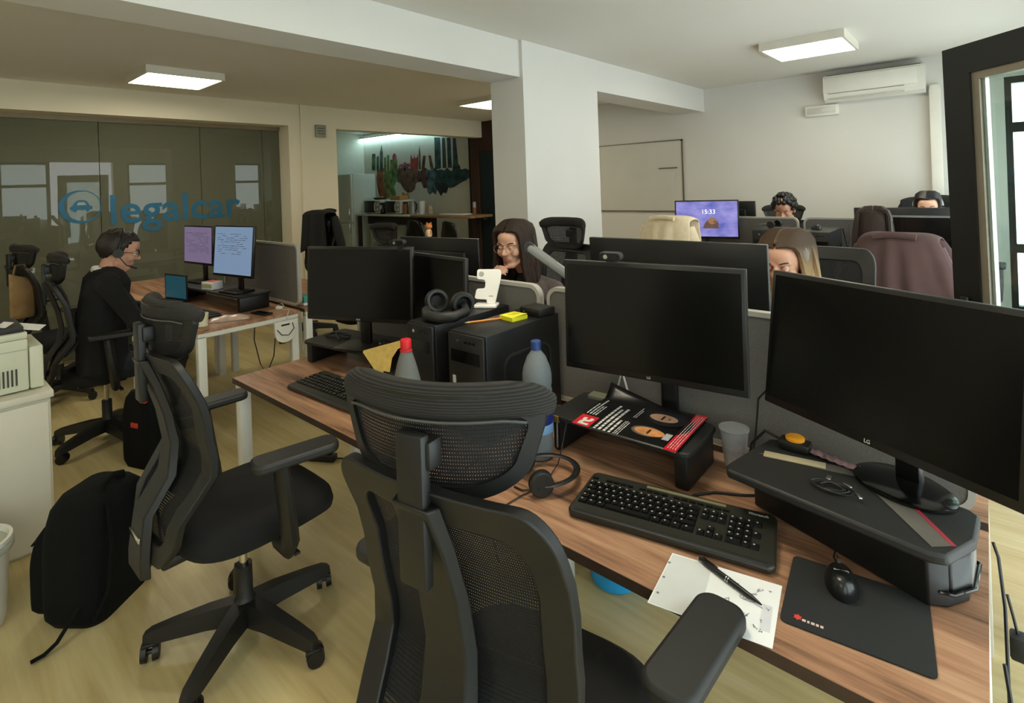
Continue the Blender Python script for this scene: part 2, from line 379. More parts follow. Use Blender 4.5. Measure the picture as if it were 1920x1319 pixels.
# kitchen niche
m_kwall = mat('kitchen_wall', (206, 202, 186), 0.8, var=0.03)
sbox('wall_kitchen', -10.9, -6.85, 7.15, 7.30, 0, 2.86, m_kwall)
sbox('wall_kitchen_end', -10.9, -10.75, 3.42, 7.15, 0, 2.86, m_kwall)
sbox('trim_5', -10.75, -6.86, 3.42, 3.50, 0, 2.86, m_kwall)
ws = struct(bpy.data.objects.new('wall_slats', None)); COL.objects.link(ws)
m_slat = mat('dark_wood_slat', (66, 46, 34), 0.6, var=0.2, vscale=15, stretch=(6, 6, 0.5))
m_slatback = mat('slat_backing', (20, 16, 13), 0.9)
sbox('backing', -6.85, -5.70, 6.765, 6.95, 0, CZ, m_slatback, ws)
sbox('backing', -6.93, -6.85, 6.765, 7.15, 0, CZ, m_slatback, ws)
sl = MB().box((0, 0, 1.35), (.026, .03, 2.69)).build('slat', m_slat, ws, smooth=False, loc=(-6.84, 6.75, 0))
k = 0
x = -6.80
while x < -5.72:
    inside = -6.66 < x < -5.80
    if not inside:
        o = sl.copy(); COL.objects.link(o); o.parent = ws; o.location = (x, 6.75, 0)
    else:
        pass
    x += .042
slt = MB().box((0, 0, 2.44), (.026, .03, .50)).build('slat', m_slat, ws, smooth=False, loc=(-6.64, 6.75, 0))
x = -6.598
while x < -5.80:
    o = slt.copy(); COL.objects.link(o); o.parent = ws; o.location = (x, 6.75, 0); x += .042
d2 = struct(bpy.data.objects.new('door_2', None)); COL.objects.link(d2)
m_teal = mat('dark_teal_door', (14, 30, 34), 0.5)
sbox('door_leaf', -6.63, -5.83, 6.745, 6.764, 0.01, 2.18, m_teal, d2)
hb = MB().cyl((-6.55, 6.745, 1.02), (-6.55, 6.70, 1.02), .01).rbox((-6.50, 6.70, 1.02), (.12, .014, .018), .005).build('handle', m_chrome, d2)

# ------------------------------------------------------------------ ceiling lamps
m_lampbody = mat('lamp_frame_white', (214, 210, 198), 0.5, var=0.02)
m_diff = mat('lit_diffuser', (255, 250, 225), 0.6, emit=(255, 245, 218), estr=LAMP_POWER, var=0.01)
def lamp(x, y, label):
    t = thing('ceiling_lamp', label, 'lamp', (x, y, CZ), 0, 'square ceiling panel lamps')
    f = MB()
    for sx, sy, cx, cy in ((.62, .02, 0, .30), (.62, .02, 0, -.30), (.02, .58, .30, 0), (.02, .58, -.30, 0)): f.box((cx, cy, -.033), (sx, sy, .066))
    f.box((0, 0, -.012), (.58, .58, .02)).build('lamp_frame', m_lampbody, t, smooth=False)
    MB().box((0, 0, -.056), (.578, .578, .008)).build('diffuser', m_diff, t, smooth=False)
lamp(-5.51, 1.71, 'lit square panel lamp on the ceiling in front of the glass wall')
lamp(-1.10, 5.12, 'lit square panel lamp on the ceiling near the air conditioner')
lamp(-4.83, 5.16, 'lit square panel lamp on the ceiling half hidden by the column')
lamp(-1.10, 1.30, 'unseen added square panel lamp on the ceiling above the near desk')  # from here on: panels out of view, added to light the room
lamp(-1.10, -1.6, 'unseen added square panel lamp on the ceiling behind the near desk')
lamp(-4.90, -1.4, 'unseen added square panel lamp on the ceiling above the printers')

# ------------------------------------------------------------------ wall fixtures
t = thing('air_conditioner', 'white split air conditioner high on the back wall', 'air conditioner', (-0.855, 6.74, 2.345))
prof = [(0, 0.02), (-.10, 0.0), (-.17, .03), (-.20, .09), (-.20, .25), (-.185, .275), (0, .28)]
n = len(prof)
b = MB(); b.prism([(p[0], p[1]) for p in prof], -.43, .43, Matrix(((0, 0, 1, 0), (1, 0, 0, 0), (0, 1, 0, 0), (0, 0, 0, 1)))).build('body', m_white, t, ang=20)
MB().rbox((-.02, -.198, .175), (.78, .012, .16), .004).build('front_panel', m_white, t)
MB().rbox((-.06, -.165, .030), (.66, .05, .012), .003, M=TRS((0, 0, 0), (0, 0, 0))).build('air_flap', mat('ac_flap', (196, 194, 186), .5), t)
MB().box((-.06, -.196, .085), (.66, .012, .006)).build('gap_line', m_grey, t, smooth=False)
MB().box((0, -.10, .283), (.80, .14, .004)).build('top_grille', m_grey, t, smooth=False)
t = thing('cable_duct', 'white vertical duct running down the wall under the air conditioner', 'duct', (-.36, 6.74, 0))
MB().rbox((0, -.035, 1.19), (.09, .07, 2.38), .006).build('duct_cover', m_white, t)
MB().rbox((0, -.03, 2.39), (.085, .06, .06), .01).build('duct_elbow', m_white, t)
t = thing('emergency_light', 'small white emergency light box below the air conditioner', 'light', (-1.34, 6.74, 2.22))
MB().rbox((0, -.025, .06), (.33, .05, .115), .012).build('housing', m_white, t)
MB().rbox((0, -.052, .06), (.27, .006, .07), .003).build('lens', mat('emergency_lens', (200, 198, 190), .3), t)
MB().cyl((.02, -.054, .06), (.02, -.058, .06), .008).build('test_led', m_white, t)
# whiteboard
t = thing('whiteboard', 'whiteboard with thin metal frame hanging on the back wall', 'whiteboard', (-3.575, 6.74, 1.16))
m_wbd = mat('whiteboard_enamel', (206, 204, 194), 0.25, var=0.03, vscale=3)
m_wbf = mat('whiteboard_frame', (120, 108, 88), 0.4, 0.4)
MB().box((0, -.012, .47), (1.24, .012, .92)).build('board', m_wbd, t, smooth=False)
for a in ((0, .007, 1.26, .014), (0, .933, 1.26, .014)): MB().box((a[0], -.014, a[1]), (a[2], .02, a[3])).build('frame_bar', m_wbf, t, smooth=False)
for a in ((-.623, .47), (.623, .47)): MB().box((a[0], -.014, a[1]), (.014, .02, .912)).build('frame_bar', m_wbf, t, smooth=False)
for sx in (-1, 1):
    for z in (.012, .928): MB().rbox((sx*.622, -.014, z), (.026, .024, .026), .006).build('corner_cap', m_dkmetal, t)
tag(MB().box((-3.17, 6.718, 1.60), (.24, .004, .19)).build('paper_sheet', m_wbd, smooth=False), 'pale paper sheet stuck on the whiteboard', 'paper')
tag(MB().rbox((-3.15, 6.714, 1.735), (.26, .012, .016), .004).build('magnet_strip', m_wbf), 'thin dark magnet strip above the paper on the whiteboard', 'magnet')
# speaker / thermostat box on the cream pillar
t = thing('wall_box', 'small square grey box high on the cream pillar', 'wall box', (-6.515, 3.68, 2.29))
MB().rbox((.018, 0, .085), (.036, .145, .16), .008).build('case', mat('wall_box_grey', (140, 142, 126), .6), t)
for z in (.05, .085, .12): MB().box((.038, 0, z), (.004, .10, .012)).build('grille_slot', mat('wall_box_slot', (96, 98, 88), .7), t, smooth=False)

# ------------------------------------------------------------------ sign on the glass: emblem and word
m_logo = mat('sign_blue', (22, 96, 130), 0.5, var=0.15, vscale=4)
m_logo2 = mat('sign_teal', (42, 118, 118), 0.5, var=0.15, vscale=4)
t = thing('glass_sign', 'blue company sign lettering with round emblem stuck on the glass wall', 'sign', (-6.79, 1.228, 1.527), 0)
def yz(p): return Matrix(((0, 0, 1, 0), (1, 0, 0, 0), (0, 1, 0, 0), (0, 0, 0, 1)))
ec = []
outer = [(.172*math.cos(2*PI*k/48), .165*math.sin(2*PI*k/48)) for k in range(48)]
inner = [(.018+.144*math.cos(2*PI*k/48), .006+.148*math.sin(2*PI*k/48)) for k in range(48)]
b = MB(); b.ring([((.002, p[0], p[1]), (0, p[0], p[1])) for p in outer], [((.002, p[0], p[1]), (0, p[0], p[1])) for p in inner]); b.build('emblem_ring', m_logo, t, smooth=False)
car = [(-.08, -.03), (-.085, .0), (-.06, .012), (-.045, .05), (-.02, .066), (.03, .066), (.055, .05), (.07, .012), (.095, 0), (.09, -.03), (.07, -.03), (.065, -.05), (.045, -.05), (.04, -.03), (-.03, -.03), (-.035, -.05), (-.055, -.05), (-.06, -.03)]
MB().prism(car, 0, .002, yz(0)).build('emblem_car', m_logo, t, smooth=False)
MB().prism([(-.03, .016), (-.02, .045), (.03, .045), (.045, .016)], .002, .003, yz(0)).build('emblem_windscreen', mat('sign_pale', (150, 158, 150), .5), t, smooth=False)
text_mb('legalcar', .43, TRS((0, .872, -.063)) @ facing(0), .001, 'sign_word', m_logo, t, bold=.006)
# ------------------------------------------------------------------ dim things in the meeting room
for i, (y, z, w, h, lb) in enumerate(((0.55, 1.70, .5, .35, 'pale framed poster on the far wall of the glass room'), (2.75, 1.62, .35, .48, 'tall framed notice on the far wall of the glass room'))):
    t = thing('wall_poster', lb, 'poster', (-9.65, y, z))
    MB().rbox((.012, 0, 0), (.02, w, h), .004).build('frame', m_dkmetal, t)
    MB().box((.024, 0, 0), (.003, w-.05, h-.05)).build('print', m_paper, t, smooth=False)
t = thing('meeting_table', 'long grey meeting table behind the glass wall', 'table', (-8.3, .6, 0))
MB().rbox((0, 0, .725), (.95, 2.2, .03), .006).build('table_top', mat('meeting_top', (120, 116, 104), .5), t)
for sx in (-.4, .4):
    for sy in (-1.0, 1.0): MB().box((sx, sy, .355), (.05, .05, .71)).build('leg', m_dkmetal, t, smooth=False)
# ------------------------------------------------------------------ desks
TOPZ = 0.74
def desk(x0, x1, y0, y1, label, group='white-legged walnut desks'):
    w, d = x1-x0, y1-y0
    t = thing('office_desk', label, 'desk', ((x0+x1)/2, (y0+y1)/2, 0), 0, group)
    MB().box((0, 0, TOPZ-.0125), (w, d, .023)).build('tabletop', m_desk, t, smooth=False)
    for sy in (-1, 1): MB().box((0, sy*(d/2-.0005), TOPZ-.0125), (w-.001, .0018, .0245)).build('edge_band', m_edge, t, smooth=False)
    for sx in (-1, 1):
        for sy in (-1, 1): MB().rbox((sx*(w/2-.03), sy*(d/2-.035), .347), (.05, .05, .694), .003).build('leg', m_whitemetal, t)
        MB().rbox((sx*(w/2-.03), 0, .704), (.05, d-.02, .040), .003).build('side_beam', m_whitemetal, t)
    for sy in (-1, 1): MB().rbox((0, sy*(d/2-.12), .704), (w-.11, .04, .036), .003).build('cross_beam', m_whitemetal, t)
    return t
desk(-2.68, -1.351, 1.025, 1.682, 'near walnut desk end with the pair of angled monitors on it')
desk(-1.349, -.02, 1.025, 1.682, 'near walnut desk with the keyboard, mouse mat and two dark monitors')
desk(-2.68, -1.351, 1.718, 2.38, 'walnut desk of the woman in glasses beyond the fabric screen')
desk(-1.349, -.02, 1.718, 2.38, 'walnut desk of the blonde woman beyond the fabric screen')
desk(-2.55, -1.202, 4.33, 4.98, 'walnut desk under the lit seal picture monitor')
desk(-1.198, -.02, 4.33, 4.98, 'walnut desk in front of the burgundy jacket chair')
desk(-2.55, -1.202, 5.02, 5.70, 'walnut desk of the curly-haired man near the back wall')
desk(-1.198, -.02, 5.02, 5.70, 'walnut desk of the woman with headset near the back wall')
desk(-5.18, -3.78, 1.24, 1.925, 'walnut desk of the man in the black sweater')
desk(-6.60, -5.20, 1.24, 1.925, 'walnut desk beside the glass wall next to the man')
desk(-5.18, -3.78, 1.965, 2.64, 'walnut desk facing the black jacket chair beyond the tall screen')
# ------------------------------------------------------------------ fabric screens
def screen(x0, x1, y, z0, z1, label):
    w, h = x1-x0, z1-z0
    t = thing('desk_screen', label, 'desk screen', ((x0+x1)/2, y, z0), 0, 'grey fabric screens between desks')
    o = rrect(w, h, .05); i = rrect(w-.03, h-.03, .037)
    Mx = TRS((0, 0, h/2), (PI/2, 0, 0))
    b = MB(); b.ring([((p[0], p[1], .014), (p[0], p[1], -.014)) for p in o], [((p[0], p[1], .014), (p[0], p[1], -.014)) for p in i], Mx); b.build('edge_trim', m_frame_g, t)
    MB().prism(i, -.011, .011, Mx).build('fabric_panel', m_greyfab, t, smooth=False)
    return t
screen(-2.66, -1.353, 1.70, .76, 1.192, 'grey fabric screen behind the pair of angled monitors')
screen(-1.318, -.04, 1.70, .76, 1.192, 'grey fabric screen behind the two dark monitors and magazine')
screen(-5.15, -3.80, 1.945, .765, 1.215, 'tall grey fabric screen in front of the man in black sweater')
screen(-2.50, -1.197, 5.0, .755, 1.235, 'grey fabric screen beside the lit seal picture monitor')
screen(-1.160, -.05, 5.0, .755, 1.235, 'grey fabric screen behind the tower with the mouse on top')

# ------------------------------------------------------------------ task chair
m_net = meshcloth('chair_net', (10, 10, 10), 230, 170, 0.30)
m_net2 = meshcloth('headrest_net', (10, 10, 10), 230, 150, 0.26)
m_seat = mat('seat_fabric', (12, 12, 13), 0.95, var=0.15, vscale=150, bump=0.25, bscale=600)
m_chair = mat('chair_plastic', (17, 17, 16), 0.5, var=0.08, bump=0.06, bscale=500)
def ribbed(name, c0, c1, scale):
    m = mat(name, c1, .9); N = m.node_tree.nodes; L = m.node_tree.links; b = N['Principled BSDF']
    tc = N.new('ShaderNodeTexCoord'); wv = N.new('ShaderNodeTexWave'); wv.bands_direction = 'Z'; wv.inputs['Scale'].default_value = scale; wv.inputs['Distortion'].default_value = .4; L.new(tc.outputs['Object'], wv.inputs['Vector'])
    rp = N.new('ShaderNodeValToRGB'); rp.color_ramp.elements[0].color = lin(c0)+(1,); rp.color_ramp.elements[1].color = lin(c1)+(1,); L.new(wv.outputs['Fac'], rp.inputs['Fac']); L.new(rp.outputs['Color'], b.inputs['Base Color'])
    bp = N.new('ShaderNodeBump'); bp.inputs['Strength'].default_value = .5; bp.inputs['Distance'].default_value = .002; L.new(wv.outputs['Fac'], bp.inputs['Height']); L.new(bp.outputs['Normal'], b.inputs['Normal'])
    return m
m_rib = ribbed('ribbed_headrest', (16, 15, 14), (46, 43, 39), 62)
def lerp_tab(tab, x):
    if x <= tab[0][0]: return tab[0][1]
    for (a, fa), (b, fb) in zip(tab[:-1], tab[1:]):
        if x <= b: 
            s = (x-a)/(b-a); s = s*s*(3-2*s); return fa+(fb-fa)*s
    return tab[-1][1]
def make_chair():
    t = thing('office_chair', 'chair', 'chair', (0, 0, 0), 0, 'black mesh office chairs')
    for k in range(5):
        a = R(18+72*k); M = Matrix.Rotation(a, 4, 'Z')
        b = MB()
        rings = []
        for r, z, w, h in ((.025, .125, .036, .05), (.12, .118, .032, .042), (.24, .098, .026, .034), (.305, .085, .022, .028), (.325, .078, .016, .02)):
            rings.append([(r, -w, z-h), (r, w, z-h), (r, w*.72, z+h*.45), (r, -w*.72, z+h*.45)])
        vs = [p for q in rings for p in q]; fs = []
        for i in range(len(rings)-1): fs += [(4*i+j, 4*i+(j+1) % 4, 4*i+4+(j+1) % 4, 4*i+4+j) for j in range(4)]
        fs += [(3, 2, 1, 0), tuple(4*(len(rings)-1)+j for j in range(4))]
        b.add(vs, fs, M); leg = b.build('leg', m_chair, t, ang=30)
        cb = MB(); ca = a+R(50); Mc = M @ Matrix.Translation((.305, 0, 0)) @ Matrix.Rotation(R(50+17*k), 4, 'Z')
        for s in (-1, 1): cb.cyl((.012, s*.009, .030), (.012, s*.027, .030), .030, .028, 18, M=Mc)
        cb.cyl((.012, -.01, .030), (.012, .01, .030), .008, n=8, M=Mc).cyl((0, 0, .045), (0, 0, .075), .009, n=8, M=Mc)
        cb.rbox((.004, 0, .056), (.045, .052, .014), .006, M=Mc); cb.build('caster', m_blk, leg)
    MB().lathe([(.05, .075), (.05, .10), (.042, .14), (.034, .15), (.028, .16), (.028, .27), (.0, .27)], 20).build('hub', m_chair, t)
    MB().cyl((0, 0, .27), (0, 0, .40), .014).build('gas_lift', m_chrome, t)
    b = MB().rbox((0, -.02, .415), (.17, .26, .05), .015).build('tilt_mechanism', m_chair, t)
    MB().tube([(.05, .03, .41), (.16, .05, .405), (.24, .06, .395)], .006).rbox((.26, .06, .393), (.06, .022, .010), .004).build('lever', m_chair, b)
    # seat cushion
    def se(a, n): return (abs(math.cos(a))**(2/n)*(1 if math.cos(a) >= 0 else -1), abs(math.sin(a))**(2/n)*(1 if math.sin(a) >= 0 else -1))
    def outline(sc): return [(.25*sc*se(2*PI*k/40, 3.4)[0], .03+.26*sc*se(2*PI*k/40, 3.0)[1]) for k in range(40)]
    rings = [(0.86, .440), (.98, .450), (1.0, .475), (.97, .505), (.86, .520), (.5, .522)]
    vs = []
    for sc, z in rings: vs += [(p[0], p[1], z - (.035*max(0, (p[1]-.12)/.17)**2 if True else 0)) for p in outline(sc)]
    fs = []
    for i in range(len(rings)-1): fs += [(40*i+j, 40*i+(j+1) % 40, 40*(i+1)+(j+1) % 40, 40*(i+1)+j) for j in range(40)]
    fs += [tuple(range(39, -1, -1)), tuple(200+j for j in range(40))]
    MB().add(vs, fs).build('seat', m_seat, t, ang=60)
    # backrest: S-shaped ring frame with net
    YT = [(.47, -.285), (.58, -.272), (.75, -.180), (.90, -.202), (1.12, -.268)]
    HW = [(.46, .155), (.56, .200), (.75, .230), (.95, .237), (1.10, .234)]
    def by(x, z): return lerp_tab(YT, z)+.55*x*x
    ZB, ZT = .465, 1.105
    def loop(inset, rad):
        pts = []
        h = ZT-ZB-2*inset
        for px, pz in rrect(2.0, 2.0, rad, 7):
            # densify handled below
            pts.append((px, pz))
        out = []
        m_ = len(pts)
        for i in range(m_):
            p, q = pts[i], pts[(i+1) % m_]; L = math.hypot(q[0]-p[0], q[1]-p[1]); n_ = max(1, int(L/.18))
            for s in range(n_): out.append((p[0]+(q[0]-p[0])*s/n_, p[1]+(q[1]-p[1])*s/n_))
        res = []
        for px, pz in out:
            z = (ZB+ZT)/2+pz*h/2; hw = lerp_tab(HW, z)-inset
            res.append((px*hw, z))
        return res
    lo, li = loop(0, .24), loop(.058, .24)
    def fb(p, t0, t1): return ((p[0], by(*p)+t0, p[1]), (p[0], by(*p)+t1, p[1]))
    MB().ring([fb(p, .004, -.022) for p in lo], [fb(p, .006, -.018) for p in li]).build('back_frame', m_chair, t, ang=50, bevel=.004)
    # net
    rows = 22
    def netpt(u, v):
        z = ZB+.03+(ZT-ZB-.06)*v; hw = lerp_tab(HW, z)-.03
        e = min(v, 1-v); k = 1.0 if e > .12 else .80+.20*math.sqrt(e/.12)
        x = (2*u-1)*hw*k; return (x, by(x, z)+.001, z)
    MB().grid(netpt, 14, rows).build('back_net', m_net, t)
    # spine behind the net, wide at the foot
    vs = []; zs = [.42, .47, .52, .60, .70, .80, .90, 1.0, 1.085]
    for z in zs:
        w = lerp_tab([(.42, .080), (.60, .066), (.85, .054), (1.085, .048)], z); y = lerp_tab(YT, max(z, .47)) - .018
        vs += [(-w, y, z), (w, y, z), (w*.8, y-.026, z), (-w*.8, y-.026, z)]
    fs = []
    for i in range(len(zs)-1): fs += [(4*i+j, 4*i+(j+1) % 4, 4*i+4+(j+1) % 4, 4*i+4+j) for j in range(4)]
    fs += [(3, 2, 1, 0), tuple(4*(len(zs)-1)+j for j in range(4))]
    sp = MB().add(vs, fs).build('spine', m_chair, t, ang=30, bevel=.004)
    MB().rbox((0, -.16, .43), (.13, .22, .035), .01).build('back_bracket', m_chair, sp)
    MB().rbox((0, -.324, .535), (.10, .006, .016), .001).build('chrome_strip', m_chrome, sp)
    MB().grid(lambda u, v: ((2*u-1)*.19, by((2*u-1)*.19, .64+.13*v)+.014+.016*math.sin(PI*v), .64+.13*v), 10, 6).build('lumbar_pad', m_blk2, t, solid=.012)
    # headrest
    HYC = -.262
    def hy(x, z): return HYC+1.9*x*x+.35*(z-1.16)**2-.12*(z-1.16)
    def hloop(inset):
        out = []
        pts = rrect(2, 2, .62, 8); m_ = len(pts)
        for i in range(m_):
            p, q = pts[i], pts[(i+1) % m_]; L = math.hypot(q[0]-p[0], q[1]-p[1]); n_ = max(1, int(L/.22))
            for s in range(n_): out.append((p[0]+(q[0]-p[0])*s/n_, p[1]+(q[1]-p[1])*s/n_))
        return [(px*(.185-inset)*(1.0+.16*pz), 1.165+pz*(.092-inset)) for px, pz in out]
    ho, hi = hloop(0), hloop(.024)
    def hb_(p, a, b): return ((p[0], hy(*p)+a, p[1]), (p[0], hy(*p)+b, p[1]))
    hr = MB().ring([hb_(p, .010, -.008) for p in ho], [hb_(p, .010, -.006) for p in hi]).build('headrest_frame', m_chair, t, ang=50)
    MB().grid(lambda u, v: ((2*u-1)*.166*(.86+.28*v)*(1 if .12 < v < .88 else .88), hy((2*u-1)*.166*(.86+.28*v), 1.083+.164*v)+.003, 1.083+.164*v), 14, 8).build('headrest_net', m_net2, hr)
    xs = [-.205+.410*k/24 for k in range(25)]
    MB().tube([(x, hy(x, 1.24)+.014, 1.240-.9*max(0, abs(x)-.13)**1.5) for x in xs], [.012 if k in (0, 24) else .020 if k in (1, 23) else .023 for k in range(25)], 12, flat=1.35).build('headrest_cushion', m_rib, hr)
    MB().tube([(x, hy(x, 1.24)-.007, 1.212-.9*max(0, abs(x)-.13)**1.5) for x in xs[2:-2]], .0026, 6).build('piping', mat('grey_piping', (70, 70, 66), .5), hr)
    hp = MB().rbox((0, -.292, 1.075), (.058, .022, .25), .005).build('headrest_post', m_chair, t)
    MB().rbox((0, -.275, 1.165), (.075, .035, .05), .008).build('headrest_joint', m_chair, hp)
    # arms
    for s in (-1, 1):
        pr = MB()
        pts = [(s*.21, .03, .425), (s*.285, .03, .43), (s*.315, .025, .47), (s*.325, .01, .60), (s*.328, -.005, .735)]
        pr.tube(pts, [.02, .024, .026, .026, .024], 10, flat=1.5)
        ap = pr.build('arm_post', m_chair, t)
        pad = [(p[0], p[1]) for p in rrect(.098, .265, .034, 6)]
        Mp = Matrix.Translation((.362 if s > 0 else -.335, .03, .745)) @ Matrix.Rotation(R(-11 if s > 0 else -3), 4, 'Z')
        MB().prism(pad, 0, .030, Mp).build('arm_pad', m_blk2, ap, bevel=.009)
    return t
chair0 = make_chair(); _used = [False]
def chair(x, y, rz, label, z=0.0, pads=None):
    c = chair0 if not _used[0] else copy_tree(chair0)
    _used[0] = True
    c.location = (x, y, z); c.rotation_euler = (0, 0, R(rz)); c['label'] = label
    return c
ca = chair(-.765, .838, 9, 'black mesh office chair nearest the viewer with ribbed headrest')
chair(-2.05, .80, 0, 'black mesh office chair standing free at the end of the near desk')
chair(-4.42, .90, -8, 'black mesh office chair of the man in the black sweater')
chair(-5.70, .86, 10, 'black office chair by the printer at the left edge with tan bag')
chair(-5.70, 2.98, 186, 'black office chair wearing the black jacket before the cream pillar')
cgl = chair(-2.19, 2.78, 172, 'black mesh office chair behind the woman in glasses'); cgl.scale = (1, 1, 1.07)
cbl = chair(-.66, 2.92, 178, 'black office chair of the blonde woman'); cbl.scale = (1, 1, 1.1)
ccr = chair(-1.74, 3.98, -4, 'black office chair under the cream jacket')
cbu = chair(-.34, 3.98, -6, 'black office chair under the burgundy jacket')
chair(-1.62, 6.10, 190, 'black office chair of the curly-haired man by the back wall')
chair(-.28, 6.18, 180, 'black office chair of the woman with the headset by the back wall')
chair(-4.33, 2.88, 180, 'black office chair in front of the kitchen counter')

for ch in ca.children:                      # the near headrest is swivelled a little on its post
    if ch.name.startswith('headrest_frame'):
        p_ = Vector((0, -.27, 0)); th = R(13); ch.rotation_euler = (0, 0, th); ch.location = p_-Matrix.Rotation(th, 3, 'Z') @ p_
for c_ in (cbu, ccr, cbl):
    for ch in list(c_.children):
        if ch.name.startswith('headrest'):
            for g_ in list(ch.children): bpy.data.objects.remove(g_, do_unlink=True)
            bpy.data.objects.remove(ch, do_unlink=True)
# ------------------------------------------------------------------ monitors
m_bezel = mat('monitor_bezel', (13, 13, 13), 0.35, var=0.05)
m_logo_w = mat('logo_print', (190, 190, 186), 0.5)
def monitor(x, y, ztop, w, h, rz, tilt, zfoot, label, logo='', scr=None, edge=None, foot='round', logo_size=.010, body=None, fo=0.0, fs=(.9, .66)):
    t = thing('monitor', label, 'monitor', (x, y, zfoot), R(rz), 'computer monitors')
    body = body or m_bezel
    zb = ztop-h*math.cos(R(tilt))-zfoot
    M = Matrix.Translation((0, 0, zb)) @ Matrix.Rotation(R(-tilt), 4, 'X')      # panel hinged at its lower edge, leaning back
    M = Matrix.Translation((0, 0, zb+h/2)) @ Matrix.Rotation(R(-tilt), 4, 'X') @ Matrix.Translation((0, 0, -h/2))
    bz = .012
    b = MB(); b.rbox((0, .010, h/2), (w, .022, h), .004, M=M); b.rbox((0, .032, h*.48), (w*.72, .034, h*.62), .012, M=M); case = b.build('case', body, t)
    MB().box((0, -.0012, h/2+.004), (w-2*bz, .002, h-2*bz-.008), M=M).build('screen', scr or m_screen, t, smooth=False)
    if edge:
        o_ = MB()
        o_.box((0, .006, h-.0005), (w, .012, .0035), M=M)
        o_.box((w/2-.0005, .006, h/2), (.0035, .012, h), M=M).build('edge_trim', edge, case, smooth=False)
    if logo: text_mb(logo, logo_size, M @ TRS((0, -.0016, .0095)) @ STAND, .0004, 'brand_mark', m_logo_w, t)
    # neck and foot
    MB().rbox((0, .055+fo, (zb+h*.35)/2+.004), (.055, .022, zb+h*.35-.01), .006).rbox((0, .044+fo/2, zb+h*.38), (.075, .03+fo, .075), .006).build('neck', body, t)
    if foot == 'round': MB().lathe([(.0, 0), (.118, 0), (.118, .006), (.105, .012), (.03, .018), (0, .018)], 32, TRS((0, .03+fo, 0), (0, 0, 0), (fs[0], fs[1], 1))).build('foot', m_blkgloss, t)
    else: MB().rbox((0, .02+fo, .008), (.22, .16, .016), .007).build('foot', body, t)
    return t
m_ledge = mat('monitor_edge_grey', (70, 70, 68), .3, .4)
monitor(-2.237, 1.430, 1.330, .58, .350, 22.3, 3, .852, 'dark monitor on the black riser turned toward the viewer', 'ASUS', foot='box')
monitor(-1.930, 1.600, 1.292, .535, .33, -5.5, 2, .742, 'dark monitor behind the headphones and red-capped bottle', edge=m_ledge, foot='box')
monitor(-.778, 1.482, 1.343, .560, .348, 7.1, 2, .742, 'dark monitor with webcam behind the magazine', 'LG', edge=m_ledge, fo=.125, fs=(.9, .22))
monitor(-.205, 1.430, 1.338, .565, .352, -26.8, 8, .8715, 'dark tilted monitor nearest the window on the deep drawer riser', 'LG', logo_size=.012, fo=.06)
monitor(-.965, 2.06, 1.352, .745, .42, 180, 2, .742, 'wide dark monitor of the blonde woman seen from behind', foot='box')
monitor(-2.46, 2.14, 1.298, .60, .35, 188, 2, .742, 'dark monitor with orange toy on top seen from behind', foot='box')
m_lav = mat('lit_document_screen_lavender', (40, 40, 50), .3, emit=(140, 122, 158), estr=.55, var=.02)
m_blu = mat('lit_document_screen_blue', (40, 50, 60), .3, emit=(128, 152, 182), estr=.7, var=.02)
mo = monitor(-5.07, 1.70, 1.340, .50, .33, 6, 2, .86, 'lit lavender document monitor on the desk of the man', scr=m_lav, foot='box')
mo2 = monitor(-4.27, 1.67, 1.362, .51, .385, 9, 5, .86, 'lit blue document monitor nearest the tall fabric screen', scr=m_blu, foot='box')
def doc_lines(par, w, z0, z1, n, seed, m):
    rr = random.Random(seed); b = MB()
    for k in range(n):
        z = z1-(z1-z0)*k/n; x = -w/2
        while x < w/2-.03:
            l = rr.uniform(.012, .06)
            if rr.random() < .62: b.box((x+l/2, -.004, z), (l, .001, .0035))
            x += l+.012
    b.build('document_text', m, par, smooth=False)
m_txt = mat('screen_text', (70, 76, 96), .6, emit=(70, 78, 100), estr=.35)
doc_lines(mo, .40, .19, .42, 14, 3, m_txt); doc_lines(mo2, .38, .20, .44, 16, 4, m_txt)
MB().rbox((.17, -.006, .20), (.045, .002, .10), .0009).build('page_badge', m_txt, mo2)
# lock-screen picture monitor
def lockmat():
    m = bpy.data.materials.new('lock_screen_picture'); m.use_nodes = True; N = m.node_tree.nodes; L = m.node_tree.links; b = N['Principled BSDF']
    tc = N.new('ShaderNodeTexCoord'); mp = N.new('ShaderNodeMapping'); mp.inputs['Scale'].default_value = (5, 1, 9); L.new(tc.outputs['Object'], mp.inputs['Vector'])
    n = N.new('ShaderNodeTexNoise'); n.inputs['Scale'].default_value = 1.2; n.inputs['Detail'].default_value = 4; L.new(mp.outputs[0], n.inputs['Vector'])
    r = N.new('ShaderNodeValToRGB'); e = r.color_ramp.elements; e[0].position = .32; e[0].color = lin((84, 92, 170))+(1,); e[1].position = .70; e[1].color = lin((158, 150, 214))+(1,)
    L.new(n.outputs['Fac'], r.inputs['Fac']); L.new(r.outputs['Color'], b.inputs['Emission Color']); b.inputs['Emission Strength'].default_value = 1.0; b.inputs['Base Color'].default_value = (.01, .01, .02, 1); b.inputs['Roughness'].default_value = .3
    return m
lm = monitor(-1.90, 4.79, 1.392, .545, .345, 14, 2, .742, 'lit monitor showing a seal picture with the time', scr=lockmat(), foot='box')
m_seal = mat('seal_brown', (60, 44, 36), .6, emit=(98, 72, 62), estr=.8, var=.3, vscale=30)
m_seal2 = mat('seal_tan', (90, 66, 50), .6, emit=(150, 108, 78), estr=.8, var=.2, vscale=30)
m_wht = mat('clock_digits', (230, 230, 240), .6, emit=(235, 232, 250), estr=1.0)
FX = TRS((0, -.004, 0)) @ STAND
